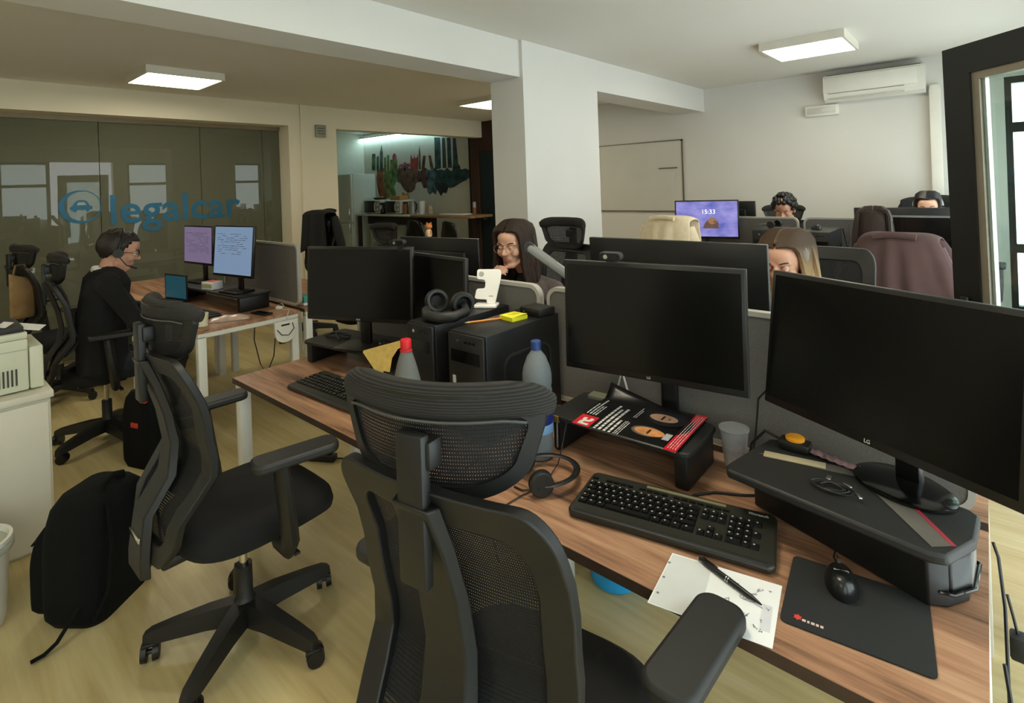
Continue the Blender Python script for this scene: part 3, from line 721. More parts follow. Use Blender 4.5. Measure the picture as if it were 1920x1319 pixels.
MB().prism([(-.02, .34), (-.03, .40), (-.01, .45), (.03, .49), (.075, .49), (.10, .45), (.105, .39), (.10, .345), (.06, .335)], 0, .001, FX).build('seal_body', m_seal, lm, smooth=False)
MB().prism([(.05+.036*math.cos(a*PI/8), .465+.03*math.sin(a*PI/8)) for a in range(16)], .001, .002, FX).build('seal_head', m_seal2, lm, smooth=False)
MB().prism([(.07+.01*math.cos(a*PI/5), .458+.009*math.sin(a*PI/5)) for a in range(10)], .002, .003, FX).build('seal_nose', m_seal, lm, smooth=False)
MB().prism([(-.03, .325), (.06, .318), (.10, .33), (.11, .345), (-.02, .345)], .001, .002, FX).build('rock', mat('rock_dark', (20, 28, 50), .6, emit=(30, 44, 86), estr=.8), lm, smooth=False)
text_mb('15:33', .055, TRS((.02, -.0045, .545)) @ STAND, .0004, 'clock', m_wht, lm)
monitor(-1.87, 5.20, 1.365, .56, .34, 176, 2, .742, 'dark monitor of the curly-haired man seen from behind', foot='box')
monitor(-.50, 5.22, 1.304, .66, .36, 180, 2, .742, 'dark monitor of the woman with headset seen from behind', foot='box')
monitor(-.40, 4.66, 1.278, .60, .36, -3.5, 2, .742, 'dark monitor with grey frame facing the burgundy jacket chair', edge=mat('monitor_silver', (150, 152, 154), .3, .5), foot='box', body=mat('monitor_silver_case', (110, 112, 114), .35, .3))

# ------------------------------------------------------------------ computer towers
m_case = mat('tower_steel', (20, 20, 20), 0.42, var=0.1, bump=0.03, bscale=500)
m_caseedge = mat('tower_edge', (60, 60, 58), 0.35, 0.5)
def tower(x, y, z, w, d, h, label, front=-1, badge=True, handle=True, rz=0):
    t = thing('computer_tower', label, 'computer', (x, y, z), R(rz), 'black computer towers')
    MB().rbox((0, 0, h/2+.006), (w, d, h-.012), .004).build('case', m_case, t)
    f = front
    MB().rbox((0, f*(d/2+.006), h/2+.006), (w-.006, .014, h-.02), .005).build('front_panel', m_blk, t)
    MB().box((0, f*(d/2+.0135), h*.78), (w-.04, .003, .040)).build('drive_bay', m_blkgloss, t, smooth=False)
    MB().cyl((-w*.2, f*(d/2+.012), h*.92), (-w*.2, f*(d/2+.016), h*.92), .006).build('power_button', m_chrome, t)
    for k in range(3): MB().box((w*.02+k*.02, f*(d/2+.0135), h*.92), (.012, .003, .005)).build('usb_port', m_blkgloss, t, smooth=False)
    if badge: MB().box((-w*.32, f*(d/2+.0138), h*.55), (.014, .002, .026)).build('badge', m_logo_w, t, smooth=False)
    for sx in (-1, 1):
        for sy in (-1, 1): MB().cyl((sx*w*.36, sy*d*.40, 0), (sx*w*.36, sy*d*.40, .008), .012, n=10).build('rubber_foot', m_blk, t)
    if handle:
        lp = rrect(d*.66, h*.60, .05); li = rrect(d*.66-.018, h*.60-.018, .042)
        Mx = TRS((w/2+.001, .01, h*.46), (PI/2, 0, PI/2))
        b = MB(); b.ring([((p[0], p[1], .003), (p[0], p[1], -.003)) for p in lp], [((p[0], p[1], .003), (p[0], p[1], -.003)) for p in li], Mx); b.build('side_emboss', m_caseedge, t)
    return t
tower(-1.3385, 1.470, TOPZ, .177, .400, .36, 'black computer tower carrying yellow sticky notes')
tower(-1.579, 1.470, TOPZ, .152, .400, .36, 'black computer tower carrying headphones and white phone stand', badge=False, handle=False)
tower(-1.315, 4.66, TOPZ, .19, .38, .43, 'black computer tower with headset on top beside the seal monitor', badge=False, handle=False)
tower(-.955, 4.66, TOPZ, .19, .38, .43, 'black computer tower with mouse on top near the back', badge=False, handle=True)

# ------------------------------------------------------------------ printer corner
m_beige = mat('printer_beige', (202, 204, 182), 0.5, var=0.02)
m_beige2 = mat('printer_grey', (176, 178, 160), 0.5, var=0.02)
t = thing('printer_cabinet', 'white storage cabinet under the printer at the left edge', 'cabinet', (-3.50, .02, 0))
m_cab = mat('cabinet_white', (208, 204, 188), 0.5, var=0.02)
MB().rbox((0, 0, .345), (.40, .88, .69), .004).build('body', m_cab, t)
MB().rbox((.005, 0, .707), (.43, .90, .032), .004).build('top_board', m_cab, t)
dr = MB().rbox((.206, 0, .345), (.014, .86, .66), .003).build('door', m_cab, t)
MB().rbox((.222, -.36, .52), (.016, .012, .12), .004).build('handle', m_chrome, dr)
t = thing('laser_printer', 'cream laser printer with side vent on the white cabinet', 'printer', (-3.52, .125, .723))
MB().rbox((0, -.02, .125), (.33, .58, .235), .008).build('body', m_beige, t)
MB().rbox((.0, .298, .105), (.33, .050, .195), .008).build('rear_cover', m_beige, t)
MB().rbox((0, -.01, .258), (.32, .56, .030), .006).build('upper_deck', m_beige, t); MB().rbox((0, .20, .285), (.28, .12, .03), .006).build('output_slot', m_blk2, t)
MB().rbox((0, -.075, .315), (.32, .43, .09), .010).build('top_lid', m_beige, t); MB().rbox((0, -.10, .362), (.22, .30, .010), .004).build('control_panel', m_grey, t)
for k in range(8): MB().box((.166, .125+.0145*k, .075), (.004, .0065, .075)).build('vent_slat', mat('vent_dark', (60, 60, 54), .7), t, smooth=False)
MB().box((.1655, -.02, .195), (.003, .57, .004)).build('panel_seam', m_beige2, t, smooth=False)
tag(MB().box((0, 0, 0), (.12, .16, .002)).build('paper_sheet', m_paper, smooth=False, loc=(-3.45, .385, 1.012), rot=(R(-14), 0, R(-20))), 'white paper sheet lying on the output tray of the cream printer', 'paper')
t = thing('paper_tray_unit', 'white low machine with open tray at the left edge', 'printer', (-3.07, -.14, 0))
MB().rbox((-.02, -.06, .25), (.34, .40, .50), .02).build('body', m_white, t)
MB().rbox((.0, .13, .475), (.30, .24, .05), .015).build('tray', m_white, t)
t = thing('waste_bin', 'round white bin on the floor beside the backpack', 'bin', (-2.90, .14, 0))
MB().lathe([(.0, 0), (.105, 0), (.112, .02), (.13, .30), (.138, .31), (.138, .325), (.126, .325), (.10, .02), (0, .02)], 28).build('bucket', m_white, t)
MB().lathe([(.139, .28), (.142, .285), (.142, .30), (.139, .305)], 28).build('rim_band', m_beige2, t)

# backpack on the floor
m_bp = mat('backpack_nylon', (8, 10, 11), 0.9, spec=.2, var=0.2, vscale=30, bump=0.3, bscale=200)
t = thing('backpack', 'dark backpack standing on the floor beside the white cabinet', 'backpack', (-2.705, .51, 0), R(-52))
def pack(w, d, h, n=28, taper=.72):
    rings = []
    for k in range(13):
        v = k/12; z = h*v
        e = 1-.16*max(0, (.12-v)/.12)**2-(1-taper)*max(0, (v-.55)/.45)**2
        if v > .93: e *= .80
        rings.append((e, z))
    vs = []
    for e, z in rings:
        for p in rrect(w*e, d*(e*.7+.3), min(w, d)*.30*e, 6): vs.append((p[0], p[1], z))
    N_ = len(rrect(1, 1, .3, 6)); fs = []
    for i in range(len(rings)-1): fs += [(N_*i+j, N_*i+(j+1) % N_, N_*(i+1)+(j+1) % N_, N_*(i+1)+j) for j in range(N_)]
    fs += [tuple(range(N_-1, -1, -1)), tuple(N_*(len(rings)-1)+j for j in range(N_))]
    return MB().add(vs, fs)
pack(.34, .24, .46).build('body', m_bp, t, ang=70)
pk = pack(.27, .08, .30).build('front_pocket', m_bp, t, loc=(0, -.135, .03), ang=70)
MB().tube([(-.11+.22*k/12, -.04, .255+.03*math.sin(PI*k/12)) for k in range(13)], .004).build('zip', m_blkgloss, pk)
MB().tube([(-.05, .06, .445), (-.045, .06, .48), (0, .06, .495), (.045, .06, .48), (.05, .06, .445)], .011, flat=1.6).build('carry_handle', m_bp, t)
MB().rbox((.05, -.183, .22), (.012, .006, .04), .002).build('zip_pull', m_chrome, t)
MB().rbox((-.03, -.183, .28), (.010, .006, .03), .002).build('zip_pull', m_grey, t)
for s in (-1, 1): MB().tube([(s*.09, .115, .44), (s*.12, .155, .30), (s*.14, .15, .14), (s*.15, .10, .04)], .014, flat=.35).build('shoulder_strap', m_bp, t)
MB().tube([(.17, .06, .10), (.24, .04, .03), (.27, .02, .012), (.30, 0, .012)], .010, flat=.4).build('strap_end', m_bp, t)
# bag with red trims under the desk end
t = thing('rucksack', 'black rucksack with red trims on the floor beside the man', 'backpack', (-3.86, .99, 0), R(20))
pack(.26, .20, .44).build('body', m_bp, t, ang=70)
m_red = mat('red_trim', (190, 50, 36), .6)
MB().rbox((.09, -.09, .42), (.05, .03, .05), .012).build('red_grip', m_red, t)
MB().rbox((.02, -.10, .26), (.06, .012, .03), .005).build('red_tab', m_red, t)
MB().tube([(.10, -.05, .03), (.17, -.10, .012), (.22, -.15, .012)], .010, flat=.5).build('strap_end', m_bp, t)
# ------------------------------------------------------------------ risers
def riser(name, x, y, w, d, z1, rz, label, drawer=False, legw=.03):
    t = thing(name, label, 'monitor riser', (x, y, TOPZ), R(rz), 'black monitor risers')
    h = z1-TOPZ
    MB().prism(rrect(w, d, .03), h-.016, h).build('platform', m_blk2, t, bevel=.004)
    for sx in (-1, 1): MB().rbox((sx*(w/2-legw), 0, (h-.016)/2), (legw*1.4, d*.86, h-.016), .008).build('side_leg', m_blk, t)
    return t
riser('monitor_riser', -2.37, 1.50, .52, .26, .852, 8, 'black plastic riser under the monitor at the desk end')
riser('monitor_riser', -.862, 1.503, .47, .23, .852, 1, 'black plastic riser under the magazine')
riser('monitor_riser', -4.62, 1.70, 1.10, .26, .86, 4, 'long black riser holding the two lit document monitors')
# the deep riser with clear drawer end near the window
t = thing('drawer_riser', 'deep black monitor riser with smoky drawer end near the window', 'monitor riser', (-.275, 1.430, TOPZ), R(-12))
outl = [(-.225, -.105), (-.21, -.125), (.20, -.110), (.225, -.095), (.245, .0), (.23, .10), (.21, .115), (-.205, .125), (-.225, .105)]
MB().prism(outl, .108, .130).build('platform', m_blk2, t, bevel=.006)
MB().prism([(-.205, -.015), (.185, -.075), (.212, -.05), (.232, .0), (.218, .095), (.2, .105), (-.2, .112)], .002, .108).build('drawer_body', m_blk, t, bevel=.004)
dw = MB().prism([(.19, -.056), (.216, -.048), (.237, .0), (.223, .092), (.195, .095)], .030, .098).build('drawer_end', glassy('smoky_drawer', (60, 62, 64), .0, .35, .12, (40, 42, 44)), t, bevel=.004)
MB().tube([(.20, -.060, .032), (.220, -.05, .032), (.241, 0, .032), (.227, .094, .032), (.206, .1, .032)], .004).build('drawer_lip', m_blkgloss, dw)
m_beigestrip = mat('felt_strip', (160, 148, 118), .8)
m_burg = mat('red_strip', (150, 36, 50), .6)
MB().prism([(-.20, .004), (-.185, .034), (.02, .116), (.05, .110), (.222, -.055), (.198, -.088), (.01, .075), (-.05, .05)], .1305, .1313).build('inlay_strip', mat('grey_inlay', (86, 82, 74), .6, var=.25, vscale=6), t, smooth=False)
MB().prism([(.02, .119), (.054, .115), (.227, -.051), (.222, -.057), (.049, .108), (.02, .112)], .1308, .1317).build('red_edge', m_burg, t, smooth=False)
MB().rbox((-.125, .040, .1320), (.14, .030, .003), .001, rz=R(22)).build('beige_label', m_beigestrip, t)
# things on the deep riser
t = thing('timer_gadget', 'small black gadget with round yellow top on the deep riser', 'gadget', (-.402, 1.558, .8705), R(0))
MB().rbox((0, 0, .012), (.075, .045, .024), .006).build('case', m_blk, t)
MB().lathe([(0, .024), (.023, .024), (.023, .030), (.019, .033), (0, .033)], 24, TRS((0, .004, 0))).build('yellow_cap', mat('amber', (226, 150, 20), .5), t)
MB().tube([(-.035, .01, .012), (-.08, .02, .02), (-.12, .03, -.03), (-.14, .035, -.125)], .004).build('lead', m_cable, t)
t = thing('snack_wrapper', 'shiny crumpled snack bar wrapper on the deep riser', 'wrapper', (-.305, 1.545, .8715), R(-16))
MB().grid(lambda u, v: (-.06+.12*u, -.014+.028*v, .004+.007*math.sin(PI*v)+.0018*math.sin(38*u+4*v)), 24, 6).build('foil', mat('foil_mauve', (140, 112, 116), .3, .4, var=.5, vscale=60), t, solid=.0006)
for sx in (-1, 1): MB().rbox((sx*.062, 0, .004), (.008, .03, .002), .0008).build('crimp', m_chrome, t)
def coil(name, label, c, r, turns, seed, rad=.0022, m=None, flat=.6, ext=None):
    rr = random.Random(seed); pts = []
    n = int(turns*14)
    for k in range(n+1):
        a = 2*PI*k/14; q = r*(1+.28*math.sin(a*.37+seed)+.15*rr.uniform(-1, 1)*.4)
        pts.append((q*math.cos(a)+.008*math.sin(a*.21), flat*q*math.sin(a), rad+rad*2*abs(math.sin(k*.31))))
    if ext: pts += ext
    t = thing(name, label, 'cable', c)
    MB().tube(pts, rad, 6).build('cord', m or m_cable, t)
    return t, pts
t, pts = coil('cable_coil', 'black coiled cable with silver plugs on the deep riser', (-.288, 1.405, .873), .035, 4.2, 3, .0018)
MB().rbox((.028, .022, .006), (.022, .008, .006), .002, rz=R(-30)).build('plug', m_chrome, t); MB().rbox((-.012, .034, .006), (.012, .02, .006), .002).build('plug', m_chrome, t); MB().rbox((.055, -.01, .006), (.008, .022, .006), .002, rz=R(30)).build('plug', m_chrome, t)

# ------------------------------------------------------------------ keyboards
m_key = mat('key_black', (14, 14, 14), .35, var=.05)
m_kb = mat('keyboard_shell', (38, 37, 30), .38, var=.06)
m_keymk = mat('key_legend', (150, 150, 145), .6)
U = .0196
def keymesh(w):
    b = MB(); W_, H_ = w*U-.0022, U-.0026
    b.add([(-W_/2, -H_/2, 0), (W_/2, -H_/2, 0), (W_/2, H_/2, 0), (-W_/2, H_/2, 0), (-W_/2+.0018, -H_/2+.0016, .0062), (W_/2-.0018, -H_/2+.0016, .0062), (W_/2-.0018, H_/2-.0012, .0058), (-W_/2+.0018, H_/2-.0012, .0058)],
          [(4, 5, 6, 7), (0, 1, 5, 4), (1, 2, 6, 5), (2, 3, 7, 6), (3, 0, 4, 7)])
    b.add([(-.0022-W_*.12, .0005, .00635), (.0022-W_*.12, .0005, .00635), (.0022-W_*.12, .005, .00635), (-.0022-W_*.12, .005, .00635)], [(0, 1, 2, 3)], m=1)
    return b
def make_keyboard(label, brand=True):
    t = thing('keyboard', label, 'keyboard', (0, 0, 0), 0, 'black computer keyboards')
    wk, dk = .487, .178
    sh = [(-wk/2, -.080), (-wk/2+.012, -.094), (wk/2-.012, -.094), (wk/2, -.080), (wk/2-.008, dk/2-.006), (wk/2-.02, dk/2+.004), (-wk/2+.02, dk/2+.004), (-wk/2+.008, dk/2-.006)]
    tilt = Matrix.Rotation(R(4), 4, 'X')
    MB().prism(sh, .002, .018, Matrix.Translation((0, 0, .006)) @ tilt).build('shell', m_kb, t, bevel=.005)
    MB().rbox((0, -.084, .018), (wk-.03, .016, .006), .003, M=Matrix.Translation((0, 0, .004)) @ tilt).build('wrist_edge', m_blk2, t)
    for sx in (-1, 1): MB().rbox((sx*.2, .07, .005), (.03, .012, .010), .003).build('foot', m_blk, t)
    protos = {}
    KM = Matrix.Translation((0, 0, .024)) @ tilt
    def key(x, y, w=1.0):
        if w not in protos:
            o = keymesh(w).build('key', [m_key, m_keymk], t, smooth=False); protos[w] = o
        else: o = protos[w].copy(); COL.objects.link(o); o.parent = t
        p = KM @ Vector((x, y, 0)); o.location = p; o.rotation_euler = (R(4), 0, 0)
    x0 = -.229; rows_y = [.034, .034-U, .034-2*U, .034-3*U, .034-4*U]
    layout = [[1]*13+[2], [1.5]+[1]*12+[1.5], [1.75]+[1]*12+[1.25], [1.25]+[1]*11+[2.75], [1.25, 1.25, 1.25, 6.0, 1.25, 1.25, 1.25, 1.5]]
    for yy, row in zip(rows_y, layout):
        x = x0
        for w in row: key(x+w*U/2, yy, w); x += w*U
    xn = x0+15.25*U
    for r_ in (0, 1):
        for c_ in range(3): key(xn+(c_+.5)*U, rows_y[r_])
    key(xn+1.5*U, rows_y[3])
    for c_ in range(3): key(xn+(c_+.5)*U, rows_y[4])
    xp = xn+3.25*U
    for r_ in range(4):
        for c_ in range(4):
            if c_ == 3 and r_ in (1, 3): continue
            key(xp+(c_+.5)*U*.94, rows_y[r_])
    key(xp+U*.94, rows_y[4], 1.9); key(xp+2.5*U*.94, rows_y[4]); key(xp+3.5*U*.94, rows_y[4])
    # small function keys
    fk = MB().box((0, 0, .0015), (.0155, .0062, .004)).build('function_key', m_key, t, smooth=False); first = True
    for gx, n_ in ((0, 1), (2, 4), (6.7, 4), (11.3, 4), (15.45, 3)):
        for k_ in range(n_):
            o = fk if first else fk.copy()
            if not first: COL.objects.link(o); o.parent = t
            first = False
            o.location = KM @ Vector((x0+(gx+k_+.5)*U, .059, 0)); o.rotation_euler = (R(4), 0, 0)
    MB().box((.02, .076, .0005), (.20, .009, .003), M=KM).build('media_strip', mat('media_strip_grey', (120, 116, 88), .3), t, smooth=False)
    if brand: text_mb('Microsoft', .0115, KM @ TRS((.195, .074, .0004)), .0003, 'brand_mark', m_logo_w, t, bold=.0002)
    return t
kb = make_keyboard('black full-size keyboard lying on the near desk beside the mouse mat'); kb.location = (-.618, 1.262, TOPZ); kb.rotation_euler = (0, 0, R(11.6))
kb2 = copy_tree(kb); kb2['label'] = 'black keyboard at the far end of the near desk beside the riser'; kb2.location = (-2.09, 1.215, TOPZ); kb2.rotation_euler = (0, 0, R(2.5))
# ------------------------------------------------------------------ mouse mat and mouse
t = thing('mouse_mat', 'dark rectangular mouse mat with small red logo on the near desk', 'mouse mat', (-.217, 1.225, TOPZ), R(7))
m_mat = mat('mouse_mat_cloth', (27, 28, 27), .9, var=.1, vscale=300)
MB().prism(rrect(.242, .212, .012), .0, .0025).build('cloth', m_mat, t, smooth=False)
Mx_ = TRS((-.092, -.082, .0026))
MB().prism([(.008*math.cos(a*PI/6)*(1 if a % 2 else .65), .008*math.sin(a*PI/6)*(1 if a % 2 else .65)) for a in range(12)], 0, .0004, Mx_).build('logo_emblem', mat('logo_red', (206, 62, 50), .6), t, smooth=False)
for k_, l_ in enumerate((.006, .004, .006, .005, .005)): MB().box((-.081+.0075*k_, -.085, .0028), (l_, .006, .0004)).build('logo_letter', mat('logo_pale', (206, 176, 166), .6), t, smooth=False)
t = thing('computer_mouse', 'black glossy mouse on the mouse mat', 'mouse', (-.250, 1.275, TOPZ+.0025), R(17))
def mousemb():
    b = MB(); rings = []
    for k in range(9):
        v = k/8; z = .036*math.sin(v*PI/2); e = math.cos(v*PI/2)**.55
        rings.append((max(e, .02), z))
    vs = []; n_ = 28
    for e, z in rings:
        for j in range(n_):
            a = 2*PI*j/n_; ry = .056 if math.sin(a) > 0 else .052
            rx = .030*(1-.12*max(0, math.sin(a))**2+.06*max(0, -math.sin(a)))
            vs.append((rx*e*math.cos(a), ry*e*math.sin(a)-.004*z/.036, z*(1-.25*math.sin(a)*e) + .001))
    fs = []
    for i in range(len(rings)-1): fs += [(n_*i+j, n_*i+(j+1) % n_, n_*(i+1)+(j+1) % n_, n_*(i+1)+j) for j in range(n_)]
    fs += [tuple(range(n_-1, -1, -1)), tuple(n_*(len(rings)-1)+j for j in range(n_))]
    return b.add(vs, fs)
m_mouse = mat('mouse_plastic', (22, 23, 23), .28, var=.04)
mb0 = mousemb(); mb0.build('shell', m_mouse, t, ang=60)
MB().cyl((-.003, .034, .027), (.003, .034, .027), .009, n=14).build('scroll_wheel', m_blk2, t)
MB().box((0, .046, .024), (.0012, .02, .012)).build('button_split', m_blk, t, smooth=False)
text_mb('logitech', .0085, TRS((0, -.008, .0372)), .0002, 'brand_mark', m_logo_w, t)
MB().tube([(0, .054, .008), (-.004, .085, .004), (.004, .12, .003), (-.01, .14, .003)], .0018, 6).build('mouse_cord', m_cable, t)
# ------------------------------------------------------------------ paper and pen
t = thing('note_sheet', 'white sheet of paper with scribbles under the keyboard edge', 'paper', (-.445, 1.105, TOPZ+.0004), R(11.5))
pv = [(-.118, -.095), (.112, -.100), (.118, .075), (-.108, .075)]
MB().prism(pv, 0, .0006).build('sheet', m_paper, t, smooth=False)
MB().prism([(-.115, -.092), (-.02, -.094), (-.02, .07), (-.105, .07)], .0007, .0011).build('plastic_cover', mat('sleeve_plastic', (214, 216, 214), .2), t, smooth=False)
sc = MB(); rr = random.Random(5)
def scrib(pts): sc.tube([(p[0], p[1], .0012) for p in pts], .0006, 4)
scrib([(.060+.016*math.cos(a), .006+.007*math.sin(a)) for a in [k*.45 for k in range(16)]]); scrib([(.055+.005*math.cos(a), .006+.004*math.sin(a)) for a in [k*.6 for k in range(11)]])
for k in range(16):
    x_, y_ = rr.uniform(.02, .10), rr.uniform(-.085, .06); s_ = .006
    scrib([(x_+rr.uniform(-s_, s_), y_+rr.uniform(-s_, s_)) for _ in range(4)])
sc.build('scribbles', m_ink, t, smooth=False)['kind'] = 'stuff'
MB().box((.096, -.03, .0009), (.018, .07, .0003)).build('printed_block', mat('pale_print', (205, 205, 208), .8), t, smooth=False)
for y_ in (-.06, -.01, .04): MB().cyl((-.106+.01*0, y_, .0006), (-.106, y_, .0014), .003, n=10).build('punch_hole', m_ink, t)
t = thing('ball_pen', 'dark metallic ball pen lying across the paper', 'pen', (-.436, 1.143, TOPZ+.0075), R(-20))
b = MB(); b.lathe([(.0012, -.082), (.0022, -.078), (.0048, -.060), (.0058, -.02), (.006, .0), (.006, .05), (.0055, .062), (.004, .064), (.004, .075), (0, .075)], 14, TRS((0, 0, 0), (0, -PI/2, 0))); b.build('barrel', mat('pen_gunmetal', (34, 34, 36), .3, .4), t)
for x_ in (-.001, .004): MB().lathe([(.0063, -.0012), (.0066, 0), (.0063, .0012)], 14, TRS((x_, 0, 0), (0, PI/2, 0))).build('ring', m_chrome, t)
MB().rbox((-.045, 0, .0085), (.040, .004, .0015), .0006).build('clip', m_blkgloss, t)
MB().lathe([(0, -.006), (.0025, -.004), (.0035, .004), (0, .006)], 10, TRS((-.076, 0, 0), (0, PI/2, 0))).build('push_button', m_chrome, t)
# ------------------------------------------------------------------ headset on the near desk
def headset(label, loc, rz, r=.085, cup=.034, lying=True):
    t = thing('headset', label, 'headset', loc, R(rz), 'headsets')
    hb = []
    for k in range(21):
        a = R(-20+220*k/20); hb.append((r*math.cos(a), r*1.12*math.sin(a), .030))
    MB().tube(hb, [.010]*21, 8, flat=.35).build('headband', m_blk, t)
    for s, a in ((1, R(-24)), (-1, R(204))):
        p = Vector((r*math.cos(a), r*1.12*math.sin(a), .034)); inward = Vector((-s, .1, 0)).normalized()
        c = MB().cyl(p-inward*.006, p+inward*.012, cup, cup*.96, 24).build('ear_cup', m_blk2, t, bevel=.003)
        MB().lathe([(cup*.35, 0), (cup*.55, .010), (cup*.9, .012), (cup*1.02, .006), (cup*.98, 0)], 24, Matrix.Translation(p+inward*.012) @ inward.to_track_quat('Z', 'Y').to_matrix().to_4x4()).build('cushion', m_blkfab, c)
    return t
t = headset('black office headset lying on the near desk before the keyboard', (-.985, 1.222, TOPZ), -30)
MB().tube([(.085, -.05, .03), (.06, -.09, .02), (.02, -.10, .012)], .003, 6).build('microphone_boom', m_blk, t)
tag(MB().tube([(-1.005, 1.365, TOPZ+.11), (-1.0, 1.33, TOPZ+.05), (-.995, 1.30, TOPZ+.012), (-.985, 1.25, TOPZ+.003), (-.965, 1.20, TOPZ+.003), (-.985, 1.12, TOPZ+.003), (-.99, 1.06, TOPZ+.003), (-1.0, 1.02, TOPZ+.002), (-1.0, 1.012, TOPZ-.05), (-.98, 1.012, TOPZ-.12)], .0018, 6).build('headset_cable', m_cable), 'thin black cable crossing the near desk past the headset cup', 'cable')
tag(MB().tube([(-1.22, 1.20, TOPZ+.003), (-1.21, 1.12, TOPZ+.003), (-1.25, 1.06, TOPZ+.003), (-1.26, 1.018, TOPZ+.002), (-1.26, 1.012, TOPZ-.06), (-1.24, 1.012, TOPZ-.14)], .0018, 6).build('desk_cable', m_cable), 'thin black cable running over the desk edge behind the near headrest', 'cable')
tag(MB().tube([(-.84, 1.012, TOPZ-.03), (-.835, 1.005, TOPZ-.09), (-.80, 1.0, TOPZ-.115), (-.77, 1.0, TOPZ-.09), (-.765, 1.012, TOPZ-.03)], .0018, 6).build('hanging_cable', m_cable), 'black cable loop hanging under the near desk edge', 'cable')
# ------------------------------------------------------------------ bottles
def plastic(name, rgb, tr, rough, ior):
    m = mat(name, rgb, rough, var=.03); b = m.node_tree.nodes['Principled BSDF']; b.inputs['Transmission Weight'].default_value = tr; b.inputs['IOR'].default_value = ior
    return m
m_pet = plastic('clear_pet', (196, 206, 210), .72, .3, 1.15)
m_water = plastic('bottled_water', (130, 156, 186), .72, .3, 1.2)
t = thing('water_bottle', 'large clear water bottle with blue cap and label', 'bottle', (-1.085, 1.325, TOPZ)); t.scale = (1.06, 1.06, 1.10)
P_ = [(0, 0), (.036, 0), (.042, .006), (.043, .02), (.041, .03), (.043, .04), (.041, .06), (.043, .07), (.0435, .19), (.041, .20), (.0435, .21), (.0435, .235), (.040, .255), (.028, .285), (.016, .300), (.013, .305), (.013, .318)]
def dbl(P): return P+[(max(0, r_-.0009), max(z_, .0012)) for r_, z_ in reversed(P)]
MB().lathe(dbl(P_), 28).build('bottle_shell', m_pet, t)
MB().lathe([(0, .003), (.034, .004), (.0385, .02), (.0385, .205), (0, .206)], 24).build('water', m_water, t)
MB().lathe([(.0438, .10), (.0442, .102), (.0442, .185), (.0438, .187)], 28).build('label_band', mat('label_blue', (24, 40, 110), .4, var=.3, vscale=30), t)
MB().lathe([(.0438, .075), (.0441, .077), (.0441, .098), (.0438, .10)], 28).build('label_foot', mat('label_pale_blue', (120, 160, 200), .4), t)
for k_ in range(3): MB().box((0, -.0445, .160), (.0055, .001, .016), M=Matrix.Rotation(R(18+9*k_), 4, 'Z')).build('label_mark', m_logo_w, t, smooth=False)
MB().lathe([(0, .305), (.0150, .305), (.0152, .328), (.0135, .330), (0, .330)], 20).build('cap', mat('cap_blue', (34, 62, 120), .45), t)
t = thing('soda_bottle', 'empty clear bottle with red cap beside the tower', 'bottle', (-1.440, 1.090, TOPZ)); t.scale = (1.2, 1.2, 1.12)
MB().lathe(dbl([(0, 0), (.030, 0), (.040, .012), (.041, .05), (.039, .09), (.041, .13), (.041, .17), (.036, .21), (.026, .255), (.015, .292), (.0125, .30), (.0125, .312)]), 28).build('bottle_shell', plastic('cloudy_pet', (190, 194, 190), .72, .3, 1.15), t)
MB().lathe([(0, .302), (.0150, .302), (.0152, .324), (.0135, .327), (0, .327)], 20).build('cap', mat('cap_red', (206, 24, 34), .45), t)
MB().lathe([(.0128, .292), (.0165, .293), (.0165, .297), (.0128, .299)], 20).build('neck_ring', mat('cap_red', (206, 24, 34), .45), t)
# plastic cup
t = thing('plastic_cup', 'empty translucent plastic cup beside the deep riser', 'cup', (-.575, 1.600, TOPZ))
MB().lathe([(0, .002), (.026, .002), (.0275, .006), (.040, .122), (.042, .124), (.0405, .125), (.0385, .121), (.0262, .005), (0, .004)], 28).build('cup_wall', glassy('frosted_cup', (232, 232, 232), .0, .15, .26, (215, 215, 215)), t)
MB().lathe([(.0400, .121), (.0425, .123), (.0425, .126), (.0400, .127)], 28).build('rim', glassy('cup_rim', (215, 215, 215), .1, .1, .3, (210, 210, 210)), t)
# ------------------------------------------------------------------ magazine
t = thing('magazine', 'dark magazine with two faces and red bands lying on the riser', 'magazine', (-.822, 1.492, .853), R(93))
# local x = reading direction of the text lines, local -y = down the page; page is .315 tall, .275 wide
MW, MH = .265, .33
def page(u, v):
    x, y = -MW/2+MW*u, MH/2-MH*v
    return (x, y, .006+.006*(1-u)**2*0+.004*math.sin(PI*u)*(1-v*.6)+(.045*max(0, (u-.80)/.2)**1.6*max(0, .55-v)/.55))
MB().grid(page, 18, 14).build('cover', mat('cover_black', (14, 14, 15), .3, var=.1), t, solid=.004)
def ondeco(poly, m, name, lift=.0028):
    vs = []
    for x, y in poly:
        u, v = (x+MW/2)/MW, (MH/2-y)/MH; p = page(u, v); vs.append((x, y, p[2]+lift))
    b = MB(); n_ = len(vs); b.add(vs, [tuple(range(n_))]); return b.build(name, m, t, smooth=False)
m_mred = mat('print_red', (198, 34, 44), .35); m_mwh = mat('print_white', (216, 214, 208), .4); m_skin_p = mat('print_skin', (206, 160, 132), .4, var=.15, vscale=30); m_skin_o = mat('print_skin_warm', (206, 140, 84), .4, var=.25, vscale=40)
def rect(x0, x1, y0, y1, n=6):
    return [(x0+(x1-x0)*k/n, y0) for k in range(n+1)]+[(x1-(x1-x0)*k/n, y1) for k in range(n+1)]
def oval(cx, cy, rx, ry, n=20): return [(cx+rx*math.cos(2*PI*k/n), cy+ry*math.sin(2*PI*k/n)) for k in range(n)]
ondeco(rect(-.130, -.060, .105, .163), m_mred, 'masthead_block')
me_ = text_mb('rc', .062, TRS((-.100, .135, page(.12, .09)[2]+.0034)), .0003, 'masthead', m_mwh, t, bold=.003)
